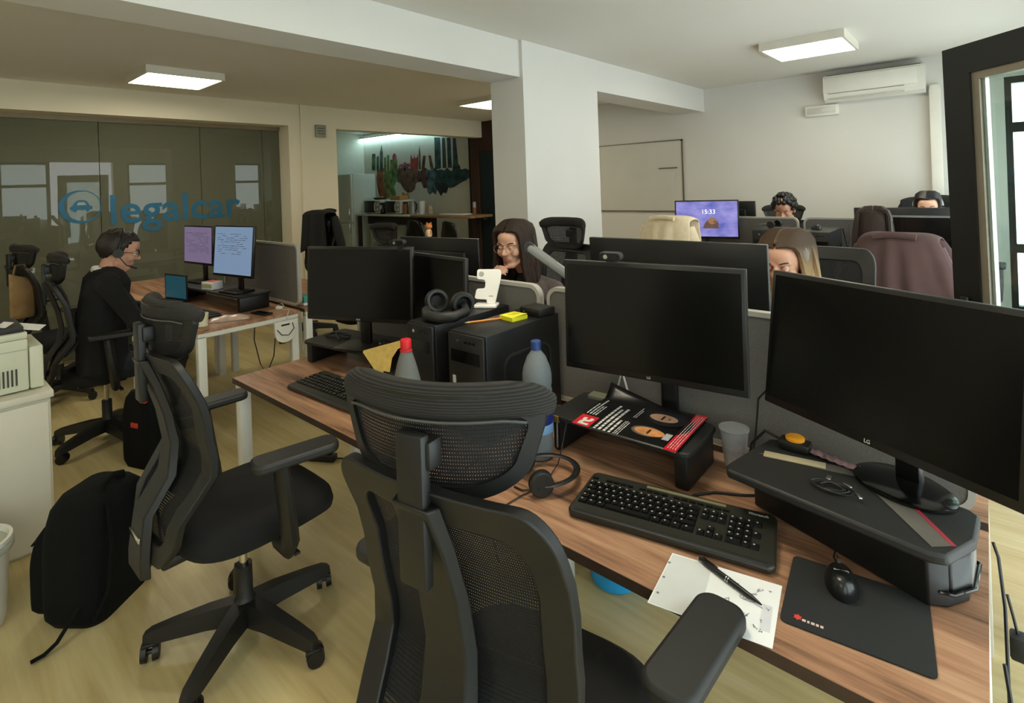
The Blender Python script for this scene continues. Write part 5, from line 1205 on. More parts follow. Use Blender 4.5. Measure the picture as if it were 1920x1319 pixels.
# painted skyline mural: each patch of paint is a flat piece on the wall
MC = {'green': (75, 95, 65), 'grey': (85, 90, 85), 'olive': (102, 112, 63), 'pink': (158, 73, 78), 'mauve': (146, 87, 102), 'dark': (36, 41, 43), 'brick': (151, 63, 53), 'umber': (95, 75, 48), 'dteal': (41, 68, 65), 'rust': (136, 75, 43), 'moss': (112, 119, 65), 'leaf': (80, 122, 63), 'plum': (102, 75, 61), 'orange': (192, 129, 53), 'maroon': (90, 56, 53), 'steel': (80, 107, 112), 'tan': (204, 165, 102)}
mural = thing('wall_mural', 'painted skyline mural with colourful paint clouds on the kitchen wall', 'mural', (0, 7.149, 0))
MURAL = [
('green', [(-10.43, 2.39), (-10.30, 2.39), (-10.32, 2.01), (-10.46, 2.02)]),
('green', [(-10.26, 2.30), (-10.18, 2.34), (-10.18, 2.00), (-10.28, 2.01)]),
('grey', [(-10.13, 2.41), (-10.06, 2.57), (-10.02, 2.41), (-10.03, 1.97), (-10.16, 1.98)]),
('olive', [(-9.98, 2.28), (-9.91, 2.29), (-9.92, 1.97), (-9.99, 1.97)]),
('olive', [(-9.87, 2.33), (-9.79, 2.33), (-9.80, 1.96), (-9.89, 1.97)]),
('olive', [(-9.76, 2.22), (-9.51, 2.23), (-9.52, 1.93), (-9.78, 1.94)]),
('pink', [(-9.68, 2.24), (-9.67, 2.31), (-9.61, 2.36), (-9.54, 2.31), (-9.53, 2.21), (-9.59, 2.19)]),
('mauve', [(-9.48, 2.07), (-9.40, 2.11), (-9.08, 2.11), (-9.07, 2.06), (-9.08, 2.03), (-9.48, 2.04)]),
('dark', [(-9.37, 2.04), (-9.33, 2.04), (-9.33, 1.97), (-9.37, 1.97)]),
('dark', [(-9.28, 2.04), (-9.24, 2.04), (-9.24, 1.96), (-9.29, 1.97)]),
('dark', [(-9.20, 2.04), (-9.15, 2.03), (-9.16, 1.96), (-9.20, 1.96)]),
('mauve', [(-9.29, 2.14), (-9.21, 2.14), (-9.20, 2.10), (-9.30, 2.11)]),
('brick', [(-9.06, 2.21), (-9.03, 2.30), (-9.00, 2.20), (-8.95, 2.21), (-8.93, 2.29), (-8.91, 2.21), (-8.85, 2.21), (-8.82, 2.29), (-8.80, 2.20), (-8.82, 1.97), (-9.07, 1.98)]),
('grey', [(-8.78, 2.33), (-8.75, 2.46), (-8.73, 2.32), (-8.73, 1.96), (-8.80, 1.97)]),
('umber', [(-8.65, 2.24), (-8.56, 2.24), (-8.62, 1.96), (-8.71, 1.96)]),
('umber', [(-8.48, 2.24), (-8.40, 2.23), (-8.33, 1.95), (-8.43, 1.95)]),
('dteal', [(-8.28, 2.59), (-8.11, 2.57), (-8.11, 1.96), (-8.29, 1.94)]),
('dteal', [(-8.05, 2.56), (-7.97, 2.55), (-7.95, 1.96), (-8.06, 1.96)]),
('dteal', [(-7.91, 2.55), (-7.81, 2.54), (-7.79, 1.95), (-7.91, 1.96)]),
('dteal', [(-7.74, 2.53), (-7.66, 2.52), (-7.61, 1.98), (-7.76, 1.96)]),
('dark', [(-7.76, 2.04), (-7.64, 2.05), (-7.56, 1.97), (-7.56, 1.89), (-7.78, 1.90)]),
('rust', [(-10.26, 2.01), (-10.07, 2.02), (-10.05, 1.71), (-9.90, 1.46), (-9.99, 1.39), (-10.19, 1.40), (-10.26, 1.62)]),
('moss', [(-10.07, 2.02), (-9.72, 1.98), (-9.70, 1.60), (-9.59, 1.48), (-9.75, 1.39), (-9.95, 1.39), (-10.05, 1.71)]),
('leaf', [(-9.77, 1.99), (-9.51, 1.98), (-9.49, 1.79), (-9.66, 1.63), (-9.59, 1.41), (-9.75, 1.39)]),
('plum', [(-9.52, 2.00), (-9.04, 1.99), (-8.72, 1.94), (-8.77, 1.74), (-8.91, 1.68), (-9.06, 1.50), (-9.21, 1.50), (-9.32, 1.57), (-9.42, 1.69), (-9.54, 1.74)]),
('orange', [(-9.23, 1.89), (-9.11, 1.90), (-9.10, 1.80), (-9.23, 1.79)]),
('maroon', [(-9.07, 1.99), (-8.51, 1.95), (-8.55, 1.58), (-8.67, 1.58), (-8.73, 1.71), (-8.87, 1.71), (-8.99, 1.59), (-9.09, 1.68)]),
('steel', [(-8.55, 1.96), (-8.28, 1.97), (-8.25, 1.53), (-8.30, 1.44), (-8.39, 1.49), (-8.47, 1.44), (-8.54, 1.49)]),
('dteal', [(-8.31, 1.96), (-7.52, 1.91), (-7.26, 1.87), (-7.23, 1.75), (-7.41, 1.70), (-7.60, 1.64), (-7.75, 1.58), (-7.88, 1.56), (-8.03, 1.65), (-8.29, 1.66)]),
('dark', [(-8.32, 1.70), (-7.97, 1.67), (-7.91, 1.59), (-7.98, 1.46), (-8.07, 1.48), (-8.14, 1.41), (-8.20, 1.48), (-8.28, 1.57)]),
('rust', [(-7.81, 1.64), (-7.75, 1.65), (-7.74, 1.59), (-7.80, 1.57)]),
('tan', [(-9.44, 1.50), (-9.14, 1.50), (-9.14, 1.38), (-9.44, 1.39)]),
]
def rough_edge(poly, amp, seed):
    rr = random.Random(seed); out = []
    n = len(poly)
    for i in range(n):
        p, q = poly[i], poly[(i+1) % n]; L = math.hypot(q[0]-p[0], q[1]-p[1]); k = max(1, int(L/.09))
        for s in range(k):
            f = s/k; j = amp if s else 0
            out.append((p[0]+(q[0]-p[0])*f+rr.uniform(-j, j), p[1]+(q[1]-p[1])*f+rr.uniform(-j, j)))
    return out
for i, (c, poly) in enumerate(MURAL):
    cloud = i >= 21
    pl = rough_edge(poly, .045, i) if cloud else poly
    MB().prism(pl, 0, .0012+.0004*(i % 5), STAND).build('paint_cloud' if cloud else 'painted_building', mat('mural_'+c, MC[c], .8, var=.75, vscale=7), mural, smooth=False)
# ------------------------------------------------------------------ people
SKIN1 = mat('skin_warm', (196, 146, 120), .55, var=.06, vscale=20); SKIN2 = mat('skin_light', (214, 166, 140), .55, var=.06, vscale=20); SKIN3 = mat('skin_tan', (196, 146, 120), .55, var=.06, vscale=20)
LIP = mat('lips', (172, 112, 100), .5); EYEW = mat('eye_white', (214, 208, 200), .25); IRIS = mat('iris_brown', (40, 26, 18), .2)
def head_prims(Mh, female=True):
    P = []
    def el(c, r, m=0): P.append(('e', c, r, m))
    def cp(a, b, r0, r1, m=0): P.append(('c', a, b, r0, r1, m))
    j = .9 if female else 1.0
    el((0, -.012, .030), (.076, .096, .088)); el((0, .016, -.034), (.058*j+.002, .068, .080)); el((0, .058, -.098), (.022*j, .020, .017))
    el((0, .050, .045), (.058, .040, .045))
    cp((0, .082, .012), (0, .104, -.026), .0075, .0115); el((.011, .094, -.030), (.008, .010, .007)); el((-.011, .094, -.030), (.008, .010, .007))
    for s in (-1, 1):
        cp((s*.016, .083, .020), (s*.050, .068, .018), .0085, .008); el((s*.038, .056, -.026), (.026, .026, .026)); (None if female else el((s*.078, -.012, -.010), (.009, .022, .031))); cp((s*.055, .0, -.07), (s*.020, .055, -.098), .018*j, .017*j)
    cp((-.017, .081, -.060), (.017, .081, -.060), .0055, .0055, 4); cp((-.013, .083, -.060), (.013, .083, -.060), .006, .006, 4); cp((-.014, .081, -.0705), (.014, .081, -.0705), .0065, .0065, 4)
    out = []
    for p in P:
        if p[0] == 'e': out.append(('e', Mh, p[1], p[2], p[3]))
        else: out.append(('c', Mh @ Vector(p[1]), Mh @ Vector(p[2]), p[3]*Mh.to_scale()[0], p[4]*Mh.to_scale()[0], p[5]))
    return out
def hand_prims(wrist, palmdir, normal, curl, side, s=1.0, m=0):
    """palm plus five bent fingers; palmdir = direction of the fingers, normal = back of the hand, side = thumb direction sign"""
    w = Vector(wrist); d = Vector(palmdir).normalized(); n = (Vector(normal)-d*Vector(normal).dot(d)).normalized(); l = d.cross(n)*side
    out = []
    for k, off in enumerate((-.030, -.010, .010, .029)):
        out.append(('c', w+d*.012*s+l*off*.55*s, w+d*.078*s+l*off*s, .014*s, .0125*s, m))
    lens = (.062, .076, .080, .068)
    for k, off in enumerate((-.030, -.010, .010, .029)):
        p = w+d*.080*s+l*off*s; L = lens[k]*s; a = 0.0
        for seg, fr in enumerate((.44, .32, .24)):
            a += R(curl[seg] if isinstance(curl, (list, tuple)) else curl)
            q = p+(d*math.cos(a)-n*math.sin(a))*L*fr
            out.append(('c', p, q, (.0092-.0008*seg)*s, (.0086-.0009*seg)*s, m)); p = q
    p = w+d*.025*s+l*.024*s; q = p+(l*.75+d*.55-n*.15).normalized()*.040*s; r_ = q+(l*.25+d*.9-n*.35).normalized()*.030*s
    out += [('c', p, q, .0125*s, .0105*s, m), ('c', q, r_, .0100*s, .0080*s, m)]
    return out
def build_body(name, prims, mats, parent, voxel=.006):
    b = MB()
    for p in prims:
        if p[0] == 'e': b.sphere(p[2], p[3], 20, 14, M=p[1])
        elif p[0] == 'c': b.capsule(p[1], p[2], p[3], p[4], 14)
    me = bpy.data.meshes.new('tmp_body'); me.from_pydata(b.v, [], b.f); me.update()
    bm = bmesh.new(); bm.from_mesh(me); bmesh.ops.recalc_face_normals(bm, faces=bm.faces); bm.to_mesh(me); bm.free()
    o = bpy.data.objects.new('tmp_body', me); COL.objects.link(o)
    md = o.modifiers.new('r', 'REMESH'); md.mode = 'VOXEL'; md.voxel_size = voxel; md.use_smooth_shade = True
    sm = o.modifiers.new('s', 'SMOOTH'); sm.factor = .5; sm.iterations = 3
    bpy.context.view_layer.update()
    m2 = bpy.data.meshes.new_from_object(o.evaluated_get(bpy.context.evaluated_depsgraph_get())); bpy.data.objects.remove(o, do_unlink=True)
    m2.name = name; m2.materials.clear()
    for x in mats: m2.materials.append(x)
    import numpy as np
    n = len(m2.polygons); cen = np.empty(n*3, np.float32); m2.polygons.foreach_get('center', cen); cen = cen.reshape(-1, 3)
    best = np.full(n, 9.0); idx = np.zeros(n, np.int32)
    for p in prims:
        if p[0] == 'e':
            inv = np.array(p[1].inverted()); sc_ = p[1].to_scale()[0]
            q = cen @ inv[:3, :3].T + inv[:3, 3]; q = (q-np.array(p[2]))/np.array(p[3]); dd = (np.linalg.norm(q, axis=1)-1)*min(p[3])*sc_; mi = p[4]
        else:
            a, c = np.array(p[1]), np.array(p[2]); ab = c-a; L2 = max(1e-9, ab@ab); tt = np.clip((cen-a)@ab/L2, 0, 1)
            dd = np.linalg.norm(cen-(a+tt[:, None]*ab), axis=1)-(p[3]+(p[4]-p[3])*tt); mi = p[5]
        k = dd < best; best[k] = dd[k]; idx[k] = mi
    m2.polygons.foreach_set('material_index', idx); m2.polygons.foreach_set('use_smooth', [True]*n); m2.update()
    ob = bpy.data.objects.new(name, m2); COL.objects.link(ob); ob.parent = parent
    return ob
def face_parts(t, Mh, brow_m, look=0.0, lid=.35):
    s_ = Mh.to_scale()[0]
    for s in (-1, 1):
        e = MB(); c = Vector((s*.0315, .0735, .001))
        e.sphere(c, .0122, 14, 10, M=Mh); e.sphere(c+Vector((look*.004, .0085, -.001)), (.0058, .0046, .0058), 12, 8, M=Mh, m=1); e.build('eye', [EYEW, IRIS], t)
        MB().tube([Mh @ Vector((s*(.0155+.034*k/6), .0905-.0028*(k-1.5)**2*.45-.003*0, .0195+.0065*math.sin(PI*k/7))) for k in range(7)], [.0014*s_+.0016*s_*math.sin(PI*(k+.7)/7.5) for k in range(7)], 6).build('eyebrow', brow_m, t)
        l = MB(); l.grid(lambda u, v: tuple(c+Vector((.0136*math.cos(PI*u)*math.sin(R(90)), .0136*math.sin(PI*u)*math.cos(R(lid*90*(1-v)+0)), .0136*math.sin(R(12+lid*0+78*v))*1.0)) if False else tuple(c+Vector((.0134*math.cos(PI*u)*math.cos(R(8+80*v)), .0134*math.sin(PI*u)*math.cos(R(8+80*v)), .0134*math.sin(R(8+80*v)))))), 12, 6, M=Mh @ TRS(tuple(c), (R(-6-lid*30), 0, 0)) @ Matrix.Translation(-c)); l.build('eyelid', t['_skin_mat'] if False else FACE_SKIN[0], t)
FACE_SKIN = [SKIN1]
def hair_cap(Mh, m, t, vol=1.0, front=.070, back=-.075, side=-.03, name='hair', seed=1, noise=.003):
    rr = random.Random(seed); C_ = Vector((0, -.014, .030)); rad = (.084*vol, .106*vol, .098*vol)
    ph = [rr.uniform(0, 6.28) for _ in range(6)]
    def pt(u, v):
        a = 2*PI*u; e = -PI/2+PI*v; k = 1+noise*10*math.sin(9*a+ph[0])*math.cos(7*e+ph[1])*.35+noise*10*.2*math.sin(21*a+ph[2]+3*e)
        return C_+Vector((rad[0]*math.cos(e)*math.cos(a)*k, rad[1]*math.cos(e)*math.sin(a)*k, rad[2]*math.sin(e)*k))
    def keep(u, v):
        p = pt(u, v)
        yy = (p.y+.014)/rad[1]
        if yy > .55: lim = front
        elif yy > .0: lim = side+(front-side)*((yy-.0)/.55)**2
        else: lim = side+(back-side)*min(1, -yy*1.6)
        return p.z > lim
    return MB().grid(pt, 44, 26, M=Mh, keep=keep).build(name, m, t, solid=.010)
def long_locks(Mh, m, t, length, n=26, seed=3, spread=1.0, yf=.060, wave=.006, r=.013, back=14):
    rr = random.Random(seed); b = MB(); s_ = Mh.to_scale()[0]
    for sd in (-1, 1):
        for k in range(n):
            f = k/(n-1); y0 = .076-.165*f; yy = yf-.165*f
            top = Vector((sd*.004, y0, .032+.100*math.sqrt(max(0, 1-((y0+.014)/.108)**2))))
            mid = Vector((sd*(.076+.005*rr.uniform(-1, 1)), yy*.92, .045)); low = Vector((sd*(.082*spread+.007*rr.uniform(-1, 1)), yy*.9-.005, -.07))
            L = length*(1+rr.uniform(-.08, .08)); end = Vector((sd*(.092*spread+.012*rr.uniform(-1, 1)), yy*.75-.01+.012*rr.uniform(-1, 1), -L))
            pts = []
            for q in range(13):
                v = q/12
                if v < .3: s = v/.3; a_, b_ = top, mid; bulge = Vector((sd*.022, 0, .020))*math.sin(PI*s); p = a_.lerp(b_, s)+bulge
                elif v < .55: s = (v-.3)/.25; p = mid.lerp(low, s)
                else: s = (v-.55)/.45; p = low.lerp(end, s)+Vector((wave*math.sin(7*s+k), wave*math.cos(6*s+k*2), 0))
                pts.append(Mh @ p)
            b.tube(pts, [s_*r*(.55 if q == 0 else 1.0 if q < 9 else 1-.20*(q-8)) for q in range(13)], 6)
    for k in range(back):
        f = -1.3+2.6*k/max(1, back-1); x0 = .070*f; yb = -.112+.03*f*f
        pts = [Vector((x0*.25, -.055, .122)), Vector((x0*.6, -.10, .085)), Vector((x0*.9, yb-.006, .03)), Vector((x0, yb-.008, -.05)), Vector((x0*1.05, yb, -.14)), Vector((x0*1.1+rr.uniform(-.008, .008), yb+.01, -length*.8)), Vector((x0*1.1+rr.uniform(-.01, .01), yb+.015, -length))]
        b.tube([Mh @ p for p in pts], [s_*q for q in (.010, .016, .017, .017, .016, .013, .005)], 6)
    return b.build('hair_locks', m, t)
def seated(lean, shoulder, hip_z=.54, width=.17, top_r=1.0, m_top=1, m_leg=2, m_shoe=3, knees=.40):
    P = []
    sh = Vector(shoulder)
    pel = Vector((0, 0, hip_z)); mid = pel.lerp(sh, .5)+Vector((0, -.02, 0))
    for s in (-1, 1):
        P.append(('c', pel+Vector((s*.08, 0, .01)), mid+Vector((s*.065, 0, 0)), .115*top_r, .110*top_r, m_top)); P.append(('c', mid+Vector((s*.065, 0, 0)), sh+Vector((s*.075, -.005, -.06)), .110*top_r, .105*top_r, m_top))
        P.append(('c', sh+Vector((s*.03, -.01, .0)), sh+Vector((s*width, 0, -.025)), .060*top_r, .058*top_r, m_top))
        P.append(('c', pel+Vector((s*.09, 0, -.02)), (s*.12, knees, .50), .095, .066, m_leg)); P.append(('c', (s*.12, knees, .49), (s*.12, knees-.06, .10), .062, .042, m_leg)); P.append(('c', (s*.12, knees-.08, .05), (s*.125, knees+.10, .035), .042, .032, m_shoe))
    return P
def arm(sh, el, wr, m_sl, r=1.0):
    sh, el, wr = Vector(sh), Vector(el), Vector(wr)
    return [('c', sh, el, .055*r, .043*r, m_sl), ('c', el, el.lerp(wr, .92), .044*r, .032*r, m_sl)]
def headM(c, yaw, pitch, roll=0, s=1.0): return TRS(c, (0, 0, 0)) @ Euler((R(-pitch), R(roll), R(yaw)), 'XYZ').to_matrix().to_4x4() @ Matrix.Scale(s, 4)
def neck(Mh, base, r=.05, m=0): return [('c', Mh @ Vector((0, -.022, -.060)), base, r, r*1.12, m)]
m_trous = mat('dark_trousers', (24, 25, 30), .9, var=.1); m_shoe = mat('dark_shoes', (18, 16, 15), .5)
m_swt = mat('black_sweater', (12, 12, 13), .95, var=.15, vscale=60, bump=.15, bscale=300)
m_hair_d = mat('dark_brown_hair', (50, 37, 30), .6, spec=.3, var=.35, vscale=60, stretch=(3, 3, .4)); m_hair_b = mat('black_hair', (17, 15, 14), .45, var=.3, vscale=60); m_hair_bl = mat('blonde_hair', (128, 98, 62), .6, spec=.3, var=.38, vscale=50, stretch=(3, 3, .3)); m_hair_m = mat('brown_short_hair', (34, 27, 21), .6, var=.4, vscale=80)
def ombre(name, root, tip, z0, z1):
    m = mat(name, tip, .6, spec=.3, var=.3, vscale=50, stretch=(3, 3, .3)); N = m.node_tree.nodes; L = m.node_tree.links; b = N['Principled BSDF']
    old = b.inputs['Base Color'].links[0].from_socket
    tc = N.new('ShaderNodeTexCoord'); sp = N.new('ShaderNodeSeparateXYZ'); L.new(tc.outputs['Object'], sp.inputs[0])
    mr = N.new('ShaderNodeMapRange'); mr.inputs['From Min'].default_value = z0; mr.inputs['From Max'].default_value = z1; L.new(sp.outputs['Z'], mr.inputs['Value'])
    mx = N.new('ShaderNodeMix'); mx.data_type = 'RGBA'; L.new(mr.outputs[0], mx.inputs['Factor']); L.new(old, mx.inputs[6]); mx.inputs[7].default_value = lin(root)+(1,); L.new(mx.outputs[2], b.inputs['Base Color'])
    return m
m_hair_bl = ombre('brown_to_blonde_hair', (70, 52, 36), (158, 126, 82), 1.14, 1.30)
def head_headset(t, Mh, band=m_blk, mic=True):
    g = thing('headset', t['label'], 'headset') if False else None
    pts = [Mh @ Vector((.094*math.cos(R(a)), -.008, .012+.116*math.sin(R(a)))) for a in range(-5, 186, 10)]
    hb = MB().tube(pts, .0065, 8, flat=1.6).build('headset_band', band, t)
    for s in (-1, 1):
        MB().cyl(Mh @ Vector((s*.078, -.008, -.008)), Mh @ Vector((s*.102, -.008, -.008)), .031, .029, 22).build('ear_cup', m_blk2, hb)
    if mic: MB().tube([Mh @ Vector(p) for p in ((.096, .004, -.03), (.092, .05, -.07), (.05, .105, -.082))], [.003, .003, .006], 6).build('microphone_boom', m_blk, hb)
# --- man in black sweater with headset (left)
t = thing('person', 'man in black sweater with white collar and headset typing at the desk', 'person', (-4.36, .875, 0), R(-10))
Mh = headM((0, .110, 1.248), -2, 16, 0, 1.10)
sh = Vector((0, .035, 1.085))
P = seated(0, sh, .55, .20, 1.30) + head_prims(Mh, False) + neck(Mh, sh+Vector((0, .01, .03)), .062)
P += arm(sh+Vector((.215, 0, -.03)), (.29, .17, .82), (.14, .435, .785), 1, 1.25) + arm(sh+Vector((-.215, 0, -.03)), (-.29, .17, .82), (-.12, .435, .785), 1, 1.25)
P += hand_prims((.135, .45, .787), (-.25, 1, -.05), (0, 0, 1), (18, 26, 20), -1) + hand_prims((-.115, .45, .787), (.2, 1, -.05), (0, 0, 1), (18, 26, 20), 1)
FACE_SKIN[0] = SKIN1
build_body('body', P, [SKIN1, m_swt, m_trous, m_shoe, LIP], t, .0058)
face_parts(t, Mh, m_hair_m)
hair_cap(Mh, m_hair_m, t, 1.0, .078, -.060, .0, seed=2, noise=.012)
MB().tube([sh+Vector((.090*math.cos(a), .008+.075*math.sin(a), .040-.020*math.sin(a))) for a in [k*2*PI/24 for k in range(24)]], .017, 8, closed=True, flat=1.3).build('shirt_collar', m_paper, t)
for s in (-1, 1): MB().tube([(s*.132, .430, .787), (s*.127, .443, .787)], .036, 14).build('shirt_cuff', m_paper, t)
head_headset(t, Mh, m_blk2)
gl = MB(); 
for s in (-1, 1):
    gl.tube([Mh @ Vector((s*.033+.022*math.cos(a), .096, .002+.017*math.sin(a))) for a in [k*2*PI/18 for k in range(18)]], .0018, 6, closed=True); gl.tube([Mh @ Vector(p) for p in ((s*.055, .094, .004), (s*.078, .04, .004), (s*.082, -.01, .0))], .0018, 6)
gl.tube([Mh @ Vector(p) for p in ((-.011, .098, .003), (.011, .098, .003))], .0016, 6); gl.build('eyeglasses', m_blk, t)
# --- woman in glasses, hand on her chin
t = thing('person', 'woman with long dark hair and glasses resting her chin on her hand', 'person', (-2.11, 2.76, 0), R(186))
FACE_SKIN[0] = SKIN2
Mh = headM((0.02, .385, 1.245), 6, 6, 0, 1.10)
sh = Vector((.0, .24, 1.00))
m_card = mat('taupe_cardigan', (92, 82, 80), .95, var=.12, vscale=40, bump=.2, bscale=250); m_top_b = mat('black_top', (16, 16, 19), .9)
P = seated(0, sh, .53, .165, .98) + head_prims(Mh, True) + neck(Mh, sh+Vector((0, .01, .03)), .046)
P += arm(sh+Vector((.175, 0, -.03)), (.205, .47, .775), (.100, .500, 1.030), 1, .95) + arm(sh+Vector((-.175, 0, -.03)), (-.27, .40, .79), (-.06, .62, .775), 1, .95)
P += hand_prims((.098, .502, 1.045), (-.62, .16, .80), (.55, .75, .3), (38, 45, 30), -1, .95) + hand_prims((-.055, .625, .777), (.9, .5, 0), (0, 0, 1), (12, 20, 15), 1, .95)
build_body('body', P, [SKIN2, m_card, m_trous, m_shoe, LIP], t, .0055)
MB().sphere(sh+Vector((0, .060, -.04)), (.085, .070, .13), 18, 12).build('inner_top', m_top_b, t)
face_parts(t, Mh, m_hair_d, look=.6)
hair_cap(Mh, m_hair_d, t, 1.03, .102, -.09, -.05, seed=4, noise=.002)
long_locks(Mh, m_hair_d, t, .34, 30, 5, 1.0, .062)
gl = MB()
for s in (-1, 1):
    gl.tube([Mh @ Vector((s*.034+.025*math.cos(a), .100, -.002+.022*math.sin(a))) for a in [k*2*PI/20 for k in range(20)]], .0014, 6, closed=True); gl.tube([Mh @ Vector(p) for p in ((s*.059, .097, .002), (s*.080, .04, .004), (s*.084, -.01, .0))], .0014, 6)
gl.tube([Mh @ Vector(p) for p in ((-.010, .102, .002), (.010, .102, .002))], .0014, 6); gl.build('eyeglasses', mat('gold_rim', (178, 150, 120), .3, .7), t)
# --- blonde woman
t = thing('person', 'blonde woman looking down behind the wide dark monitor', 'person', (-.630, 2.86, 0), R(172))
FACE_SKIN[0] = SKIN1
Mh = headM((-.012, .345, 1.222), 2, 12, 0, 1.06)
sh = Vector((0, .16, 1.0))
P = seated(0, sh, .53, .165, .96) + head_prims(Mh, True) + neck(Mh, sh+Vector((0, .02, .03)), .046)
for s in (-1, 1): P += arm(sh+Vector((s*.175, 0, -.03)), (s*.25, .34, .80), (s*.10, .56, .775), 1, .93)+hand_prims((s*.095, .575, .777), (-s*.25, 1, -.02), (0, 0, 1), (16, 24, 18), -s, .93)
build_body('body', P, [SKIN1, mat('dark_blouse', (36, 34, 36), .9), m_trous, m_shoe, LIP], t, .0058)
face_parts(t, Mh, m_hair_d, lid=.8)
hair_cap(Mh, mat('dark_blonde_roots', (92, 72, 50), .5, var=.3, vscale=50), t, 1.02, .098, -.09, -.04, seed=6, noise=.002)
long_locks(Mh, m_hair_bl, t, .30, 28, 8, .98, .030, r=.011)
# --- woman seen from behind
t = thing('person', 'woman with long dark hair seen from behind in the burgundy jacket chair', 'person', (-.43, 4.02, 0), R(-4))
Mh = headM((-.115, .03, 1.235), 8, 8, 0, 1.06)
sh = Vector((-.07, -.01, 1.0))
P = seated(0, sh, .53, .165, .96) + head_prims(Mh, True) + neck(Mh, sh+Vector((-.02, .0, .03)), .046)
P += arm(sh+Vector((.175, 0, -.03)), (.24, .12, .80), (.12, .37, .78), 1, .93)+hand_prims((.115, .385, .78), (-.2, 1, 0), (0, 0, 1), 16, -1, .93)
P += arm(sh+Vector((-.175, 0, -.03)), (-.27, .10, .80), (-.14, .36, .78), 1, .93)+hand_prims((-.135, .375, .78), (.2, 1, 0), (0, 0, 1), 16, 1, .93)
build_body('body', P, [SKIN1, mat('dark_brown_knit', (42, 32, 30), .95, var=.3, vscale=25), m_trous, m_shoe, LIP], t, .008)
hair_cap(Mh, m_hair_d, t, 1.03, .080, -.10, -.06, seed=7, noise=.002)
long_locks(Mh, m_hair_d, t, .34, 30, 9, 1.0, .045)
FACE_SKIN[0] = SKIN1; face_parts(t, Mh, m_hair_d)
# --- curly man near the back wall
t = thing('person', 'man with curly black hair looking down near the back wall', 'person', (-1.52, 6.02, 0), R(183))
FACE_SKIN[0] = SKIN3
Mh = headM((-.03, .40, 1.262), 0, 22, 0, 1.08); sh = Vector((0, .22, 1.02))
P = seated(0, sh, .54, .18, 1.08) + head_prims(Mh, False) + neck(Mh, sh+Vector((0, .02, .03)), .054)
for s in (-1, 1): P += arm(sh+Vector((s*.19, 0, -.03)), (s*.26, .40, .80), (s*.11, .62, .775), 1)+hand_prims((s*.105, .635, .777), (-s*.25, 1, -.02), (0, 0, 1), (16, 24, 18), -s)
build_body('body', P, [SKIN3, mat('white_shirt', (198, 198, 196), .8), m_trous, m_shoe, LIP], t, .008)
face_parts(t, Mh, m_hair_b, lid=.8)
cb = MB(); rr = random.Random(9)
for k in range(150):
    a, e = rr.uniform(0, 2*PI), math.asin(rr.uniform(-.25, 1)); p = Vector((.086*math.cos(e)*math.cos(a), -.014+.105*math.cos(e)*math.sin(a), .034+.098*math.sin(e)))
    if p.y > .045 and p.z < .085: continue
    cb.sphere(p*1.03, rr.uniform(.015, .024), 8, 6, M=Mh)
cb.build('curly_hair', m_hair_b, t)
# --- woman with headset near the back wall
t = thing('person', 'dark-haired woman with thin headset band near the back wall', 'person', (-.40, 6.10, 0), R(182))
FACE_SKIN[0] = SKIN2
Mh = headM((0, .18, 1.262), 0, 6, 0, 1.08); sh = Vector((0, .08, 1.02))
P = seated(0, sh, .53, .165, .96) + head_prims(Mh, True) + neck(Mh, sh+Vector((0, .02, .03)), .046)
for s in (-1, 1): P += arm(sh+Vector((s*.175, 0, -.03)), (s*.25, .28, .80), (s*.10, .52, .775), 1, .93)+hand_prims((s*.095, .535, .777), (-s*.25, 1, -.02), (0, 0, 1), (16, 24, 18), -s, .93)
build_body('body', P, [SKIN2, mat('black_shirt', (20, 20, 22), .9), m_trous, m_shoe, LIP], t, .008)
face_parts(t, Mh, m_hair_b)
hair_cap(Mh, m_hair_b, t, 1.03, .072, -.09, -.05, seed=12, noise=.002); long_locks(Mh, m_hair_b, t, .26, 22, 13, .95, .030)
head_headset(t, Mh, m_frame_g, False)

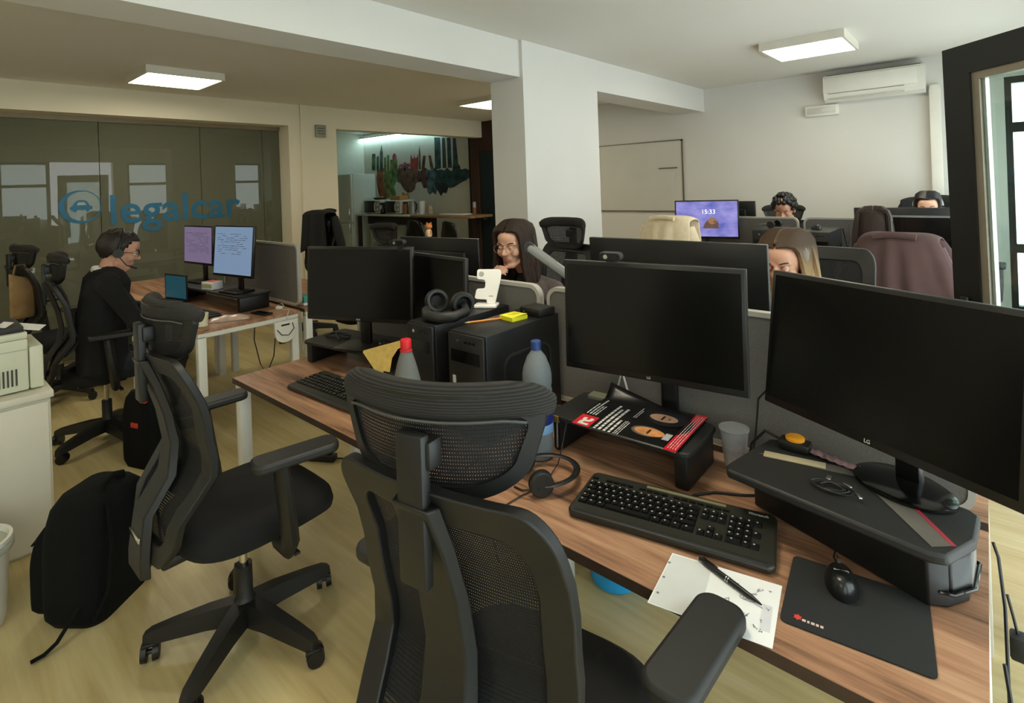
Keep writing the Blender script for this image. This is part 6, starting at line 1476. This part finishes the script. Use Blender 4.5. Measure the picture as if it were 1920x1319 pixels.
# ------------------------------------------------------------------ jackets over chair backs (chair coordinates)
def jacket(cx, cy, rz, label, m, ztop, wt, wb, zhem, m2=None, folds=7, seed=1, skew=0.0, sleeves=True):
    t = thing('jacket', label, 'jacket', (cx, cy, 0), R(rz))
    rr = random.Random(seed); ph = rr.uniform(0, 6); ph2 = rr.uniform(0, 6)
    def pt(u, v):
        a = 2*u-1
        if v < .35: s = v/.35; down = 1-s; y = -.150-.03*s; z = .92+(ztop-.92)*s; w = wt+(wb-wt)*.35*down
        elif v < .45:
            s = (v-.35)/.10; down = 0; y = -.18-.15*s; z = ztop+.012*math.sin(PI*s); w = wt
        else:
            s = (v-.45)/.55; down = s; y = -.33-.055*math.sin(PI*min(1, s*1.1))-.02*s; z = ztop-(ztop-zhem)*s; w = wt+(wb-wt)*s**.8
        z -= .028*abs(a)**6*(1-.3*down)
        f = down**.7*(.014*math.sin(folds*a*1.6+ph+1.2*down)+.009*math.sin(folds*2.3*a+ph2))
        x = a*w+skew*down*(.5+.5*a)
        return (x, y-f+.05*a*a*(1-down*.4), z+.010*down*math.sin(9*a+ph))
    MB().grid(pt, 40, 44).build('jacket_body', m, t, solid=.006, ang=180)
    MB().tube([(-wt*.55+1.1*wt*k/10, -.35, ztop-.004+.012*math.sin(PI*k/10)) for k in range(11)], .014, 8, flat=1.2).build('collar', m2 or m, t)
    if sleeves:
        for s in (-1, 1):
            MB().tube([(s*wt*.92, -.27, ztop-.07), (s*(wt*1.15), -.27, ztop-.20), (s*(wb*.98), -.29, ztop-.38), (s*(wb*1.02), -.30, zhem+.06)], [.045, .052, .050, .040], 12, flat=.8).build('sleeve', m, t)
m_cream = mat('cream_fleece', (222, 204, 172), .95, var=.06, vscale=30, bump=.2, bscale=200); m_burgj = mat('burgundy_cotton', (84, 63, 61), .9, var=.10, vscale=8, bump=.15, bscale=300); m_blj = mat('black_padded_jacket', (12, 12, 13), .8, var=.1)
jacket(-1.74, 3.98, -4, 'cream jacket draped over the chair before the seal monitor', m_cream, 1.315, .175, .26, .62, seed=2, folds=6)
jacket(-.36, 3.98, -6, 'burgundy jacket draped over the chair of the woman seen from behind', m_burgj, 1.235, .185, .33, .50, seed=5, folds=8, skew=.12)
jacket(-5.70, 2.98, 186, 'black padded jacket draped over the chair before the cream pillar', m_blj, 1.37, .20, .27, .60, seed=8, folds=5)
jacket(-.36, 6.20, 180, 'black coat draped over the chair behind the woman with headset', m_blj, 1.325, .27, .30, .60, seed=11, folds=5)
# tan bag hanging on the far left chair
t = thing('tote_bag', 'tan bag hanging on the chair at the left edge', 'bag', (-5.56, .62, .70), R(10))
MB().grid(lambda u, v: (.03+.02*math.sin(PI*u), -.07+.14*u, .02+.34*v-.06*u*v), 8, 8).build('bag_side', mat('tan_canvas', (150, 122, 84), .9, var=.25, vscale=12), t, solid=.03)
MB().tube([(.04, -.05, .34), (.03, -.03, .42), (.03, .02, .42), (.04, .05, .32)], .008, 8).build('bag_handle', mat('tan_strap', (120, 94, 62), .8), t)
